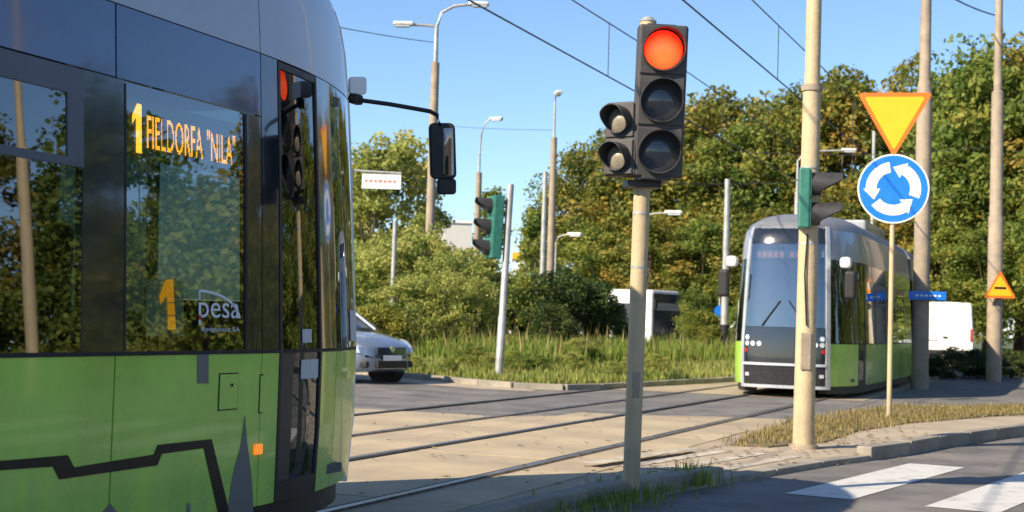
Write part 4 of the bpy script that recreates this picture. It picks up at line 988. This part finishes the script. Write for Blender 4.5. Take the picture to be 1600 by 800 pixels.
for i, (px, py, Y, key, wd) in enumerate([
        (868, 262, 84, 'mix2', .95), (905, 222, 82, 'mix0', .9), (948, 205, 86, 'mix1', .95), (992, 190, 80, 'mix0', 1.0), (1040, 178, 84, 'mix2', 1.0),
        (1085, 150, 78, 'mix0', 1.0), (1128, 140, 84, 'mix1', 1.05), (1165, 148, 76, 'mix2', .95), (1205, 142, 82, 'mix0', 1.0), (1245, 138, 78, 'mix1', .9),
        (1290, 112, 80, 'mix0', 1.0), (1325, 108, 76, 'mix1', .95), (1352, 128, 84, 'mix0', .85), (1418, 66, 88, 'open', 1.0), (1392, 225, 78, 'mix1', 1.0), (1440, 170, 80, 'mix2', .9),
        (1478, 78, 72, 'mix2', .85), (1515, 40, 74, 'mix2', .95), (1552, 30, 70, 'mix2', .95), (1600, 50, 72, 'mix0', 1.0), (1650, 40, 75, 'mix2', 1.0),
        (930, 330, 74, 'mix2', 1.3), (1020, 330, 72, 'mix0', 1.3), (1100, 320, 72, 'mix2', 1.3), (1190, 320, 70, 'mix0', 1.3), (1320, 320, 70, 'mix1', 1.3), (1400, 330, 71, 'mix0', 1.2), (1480, 330, 68, 'mix2', 1.3), (1550, 320, 66, 'mix2', 1.2)]):
    plant_px('tree', key, px, py, Y, KIND[key] + ' ' + WHERE[i], 'tree', WOOD, wd, i + 1)
PG = 'pale trees left of the two-armed lamp'
for i, (px, py, Y, wd) in enumerate([(590, 205, 56, .95), (632, 196, 58, .95), (560, 250, 60, 1.1), (668, 320, 54, .7)]):
    plant_px('tree', 'pale', px, py, Y, ['pale yellow-green tree directly behind the white name board', 'pale yellow-green tree between the name board and the two-armed lamp', 'pale yellow-green tree behind the tram nose', 'small pale tree behind the shaft of the two-armed lamp'][i], 'tree', PG, wd, i + 40)
plant_px('tree', 'slim', 772, 284, 66, 'slim dark green tree behind the leaning traffic light', 'tree', None, 1.0, 51)
plant_px('tree', 'slim', 838, 320, 70, 'small tree leaning out of the wood by the bare pole', 'tree', None, 1.2, 55)
SG = {'shrub_pale': ('pale yellow-green shrub on the roundabout mound', 'pale shrubs on the mound'), 'shrub_green': ('mid-green leafy shrub on the roundabout mound', 'mid-green shrubs on the mound'), 'shrub_dark': ('dense dark green bush between the roundabout shrubs and the bus', 'dark bushes on the mound'), 'shrub_yellow': ('low yellowing bush in the tall meadow grass', 'yellow bushes in the grass')}
for i, (px, py, Y, key, wd) in enumerate([
        (585, 375, 42, 'shrub_pale', 1.0), (625, 365, 40, 'shrub_pale', .9), (660, 350, 41, 'shrub_pale', .8), (690, 395, 38, 'shrub_pale', 1.0), (735, 385, 39, 'shrub_pale', 1.0), (765, 400, 40, 'shrub_pale', .9),
        (640, 430, 35, 'shrub_pale', 1.1), (700, 420, 35, 'shrub_pale', .9), (745, 430, 36, 'shrub_pale', .9), (590, 470, 34, 'shrub_yellow', 1.2),
        (805, 430, 38, 'shrub_green', 1.0), (840, 425, 39, 'shrub_dark', 1.0), (880, 418, 40, 'shrub_dark', 1.05), (915, 430, 41, 'shrub_dark', 1.0), (945, 468, 42, 'shrub_dark', .9), (860, 470, 35, 'shrub_dark', 1.0),
        (1085, 445, 50, 'shrub_green', .6), (1100, 480, 48, 'shrub_yellow', 1.0), (1065, 510, 46, 'shrub_green', .9), (1110, 505, 47, 'shrub_yellow', 1.0), (1040, 520, 44, 'shrub_dark', .9), (985, 500, 44, 'shrub_green', 1.0), (960, 495, 43, 'shrub_dark', .9),
        (1150, 470, 54, 'shrub_green', 1.1), (560, 420, 40, 'shrub_green', 1.0)]):
    plant_px('shrub', key, px, py, Y, SG[key][0], 'shrub', SG[key][1], wd, i + 60)
for i, (px, py, Y, wd) in enumerate([(1470, 556, 39, 1.2), (1508, 542, 41, 1.2), (1540, 552, 40, 1.1), (1580, 545, 42, 1.2), (1455, 565, 43, 1.0)]):
    plant_px('bush', 'shrub_dark', px, py, Y, 'low dark green roadside bush in front of the white van', 'bush', 'low bushes by the van', wd * 1.6, i + 90)
for i in range(9):
    plant('tree', ['mix2', 'mix0', 'mix1'][i % 3], 36 + i * 4.2, 66 - i * 2.2, 13 + (i * 7 % 4), 'tree where the wood runs on beyond the three-step mast, mirrored in the far tram', 'tree', 'trees mirrored in the far tram', 1.05, 0, i + 220)
for i, (x, y) in enumerate([(23.8, 61), (26.5, 63), (28.5, 59), (31.5, 60), (33.5, 56)]):
    plant('tree', ['mix2', 'mix0'][i % 2], x, y, 12.5 + i % 3, 'tree where the wood runs on beyond the three-step mast, mirrored in the far tram', 'tree', 'trees mirrored in the far tram', .95, 0, i + 260)
    plant('shrub', 'shrub_green', x - .8, y - 4, 4.2, 'hedge shrub along the wood, mirrored in the far tram', 'shrub', 'hedge mirrored in the far tram', 1.1, 0, i + 270)
for i in range(9):
    plant('shrub', 'shrub_green', 24 + i * 3.2, 54 - i * 2.0, 3.8, 'hedge shrub along the wood, mirrored in the far tram', 'shrub', 'hedge mirrored in the far tram', 1.2, 0, i + 240)
# the roadside right of the camera, seen only as reflections in the tram's windows
for i, (hd_, ds, h, key, wd) in enumerate([(33, 34, 9, 'mix2', .9), (40, 32, 8.5, 'mix0', 1.0), (47, 30, 9, 'mix2', 1.0), (53, 31, 8, 'mix1', 1.0), (59, 29, 8.5, 'mix2', 1.0), (65, 30, 7.6, 'mix0', 1.0), (71, 28, 8, 'mix2', 1.0), (78, 29, 8, 'mix1', 1.0), (86, 30, 8, 'mix2', 1.0)]):
    plant('tree', key, ds * math.sin(R(hd_)), ds * math.cos(R(hd_)), h, 'roadside tree mirrored in the windows of the near tram', 'tree', 'trees mirrored in the tram windows', wd, 0, i + 120)
for i in range(15):
    hd_, ds = 30 + i * 4.1, 27.5 + (i % 3)
    plant('shrub', 'shrub_green', ds * math.sin(R(hd_)), ds * math.cos(R(hd_)), 3.6 + (i % 4) * .4, 'leafy hedge shrub mirrored low in the windows of the near tram', 'shrub', 'hedge mirrored in the tram windows', 1.0, 0, i + 160)
for i, (x, y, h) in enumerate([(12.6, 13.4, 1.75), (14.2, 12.2, 1.6), (13.2, 15.2, 1.7), (15.6, 13.6, 1.5)]):
    plant('bush', 'shrub_yellow', x, y, h, 'yellow roadside bush mirrored in the rear window of the near tram', 'bush', 'bushes mirrored in the tram windows', 1.25, 0, i + 140)
p = Vector((10.4, 12.1, 0))
t = thing('mast', 'pale pole mirrored in the rear window of the near tram', 'mast', tuple(p)); pole_mesh(MB(), [(-.1, .1), (4.2, .07), (4.25, .05), (7, .045)]).build('shaft', 'pole', t, True)

for i in range(18):
    q = random.Random(300 + i); f = q.uniform(.18, .34)
    px, Y = q.uniform(650, 1120), q.uniform(28.5, 35)
    p = atY(px, 560, Y)
    if not in_poly(p.x, p.y, mpoly): continue
    key = q.choice(['shrub_green', 'shrub_pale', 'shrub_green', 'shrub_pale'])
    plant('weed', key, p.x, p.y, q.uniform(.3, .55), {'shrub_green': 'low leafy green weed clump in the meadow grass', 'shrub_pale': 'low yellowish weed clump in the meadow grass'}[key], 'weed', key.replace('shrub_', '') + ' weed clumps on the mound', q.uniform(1.0, 1.6), None, i + 200)

g_ = random.Random(77); lv = MB()
for i in range(330):
    if i % 3: p = Vector((1.3, 10.6, 0)).lerp(Vector((5.6, 16.8, 0)), g_.random()) + Vector((g_.gauss(-.45, .5), g_.gauss(.35, .4), 0)); z = .062 if in_poly(p.x, p.y, isl) else .016
    else: p = trk(g_.uniform(8, 19), g_.uniform(-8.5, -3.5)); z = .03
    a = g_.uniform(0, 6.28); l = g_.uniform(.02, .045); u = Vector((math.cos(a) * l, math.sin(a) * l, 0)); v = Vector((-u.y, u.x, 0)) * .6
    c = Vector((p.x, p.y, z)); lv.add([c - u, c + v + Vector((0, 0, .008)), c + u, c - v + Vector((0, 0, .006))], [(0, 1, 2, 3)])
M['litter'] = mat('dead_leaves', (.26, .16, .06), .85, col2=(.12, .08, .035), scale=2)
tag(lv.build('fallen_leaves', 'litter'), 'scattered brown fallen leaves along kerb and track', 'leaves', kind='stuff')
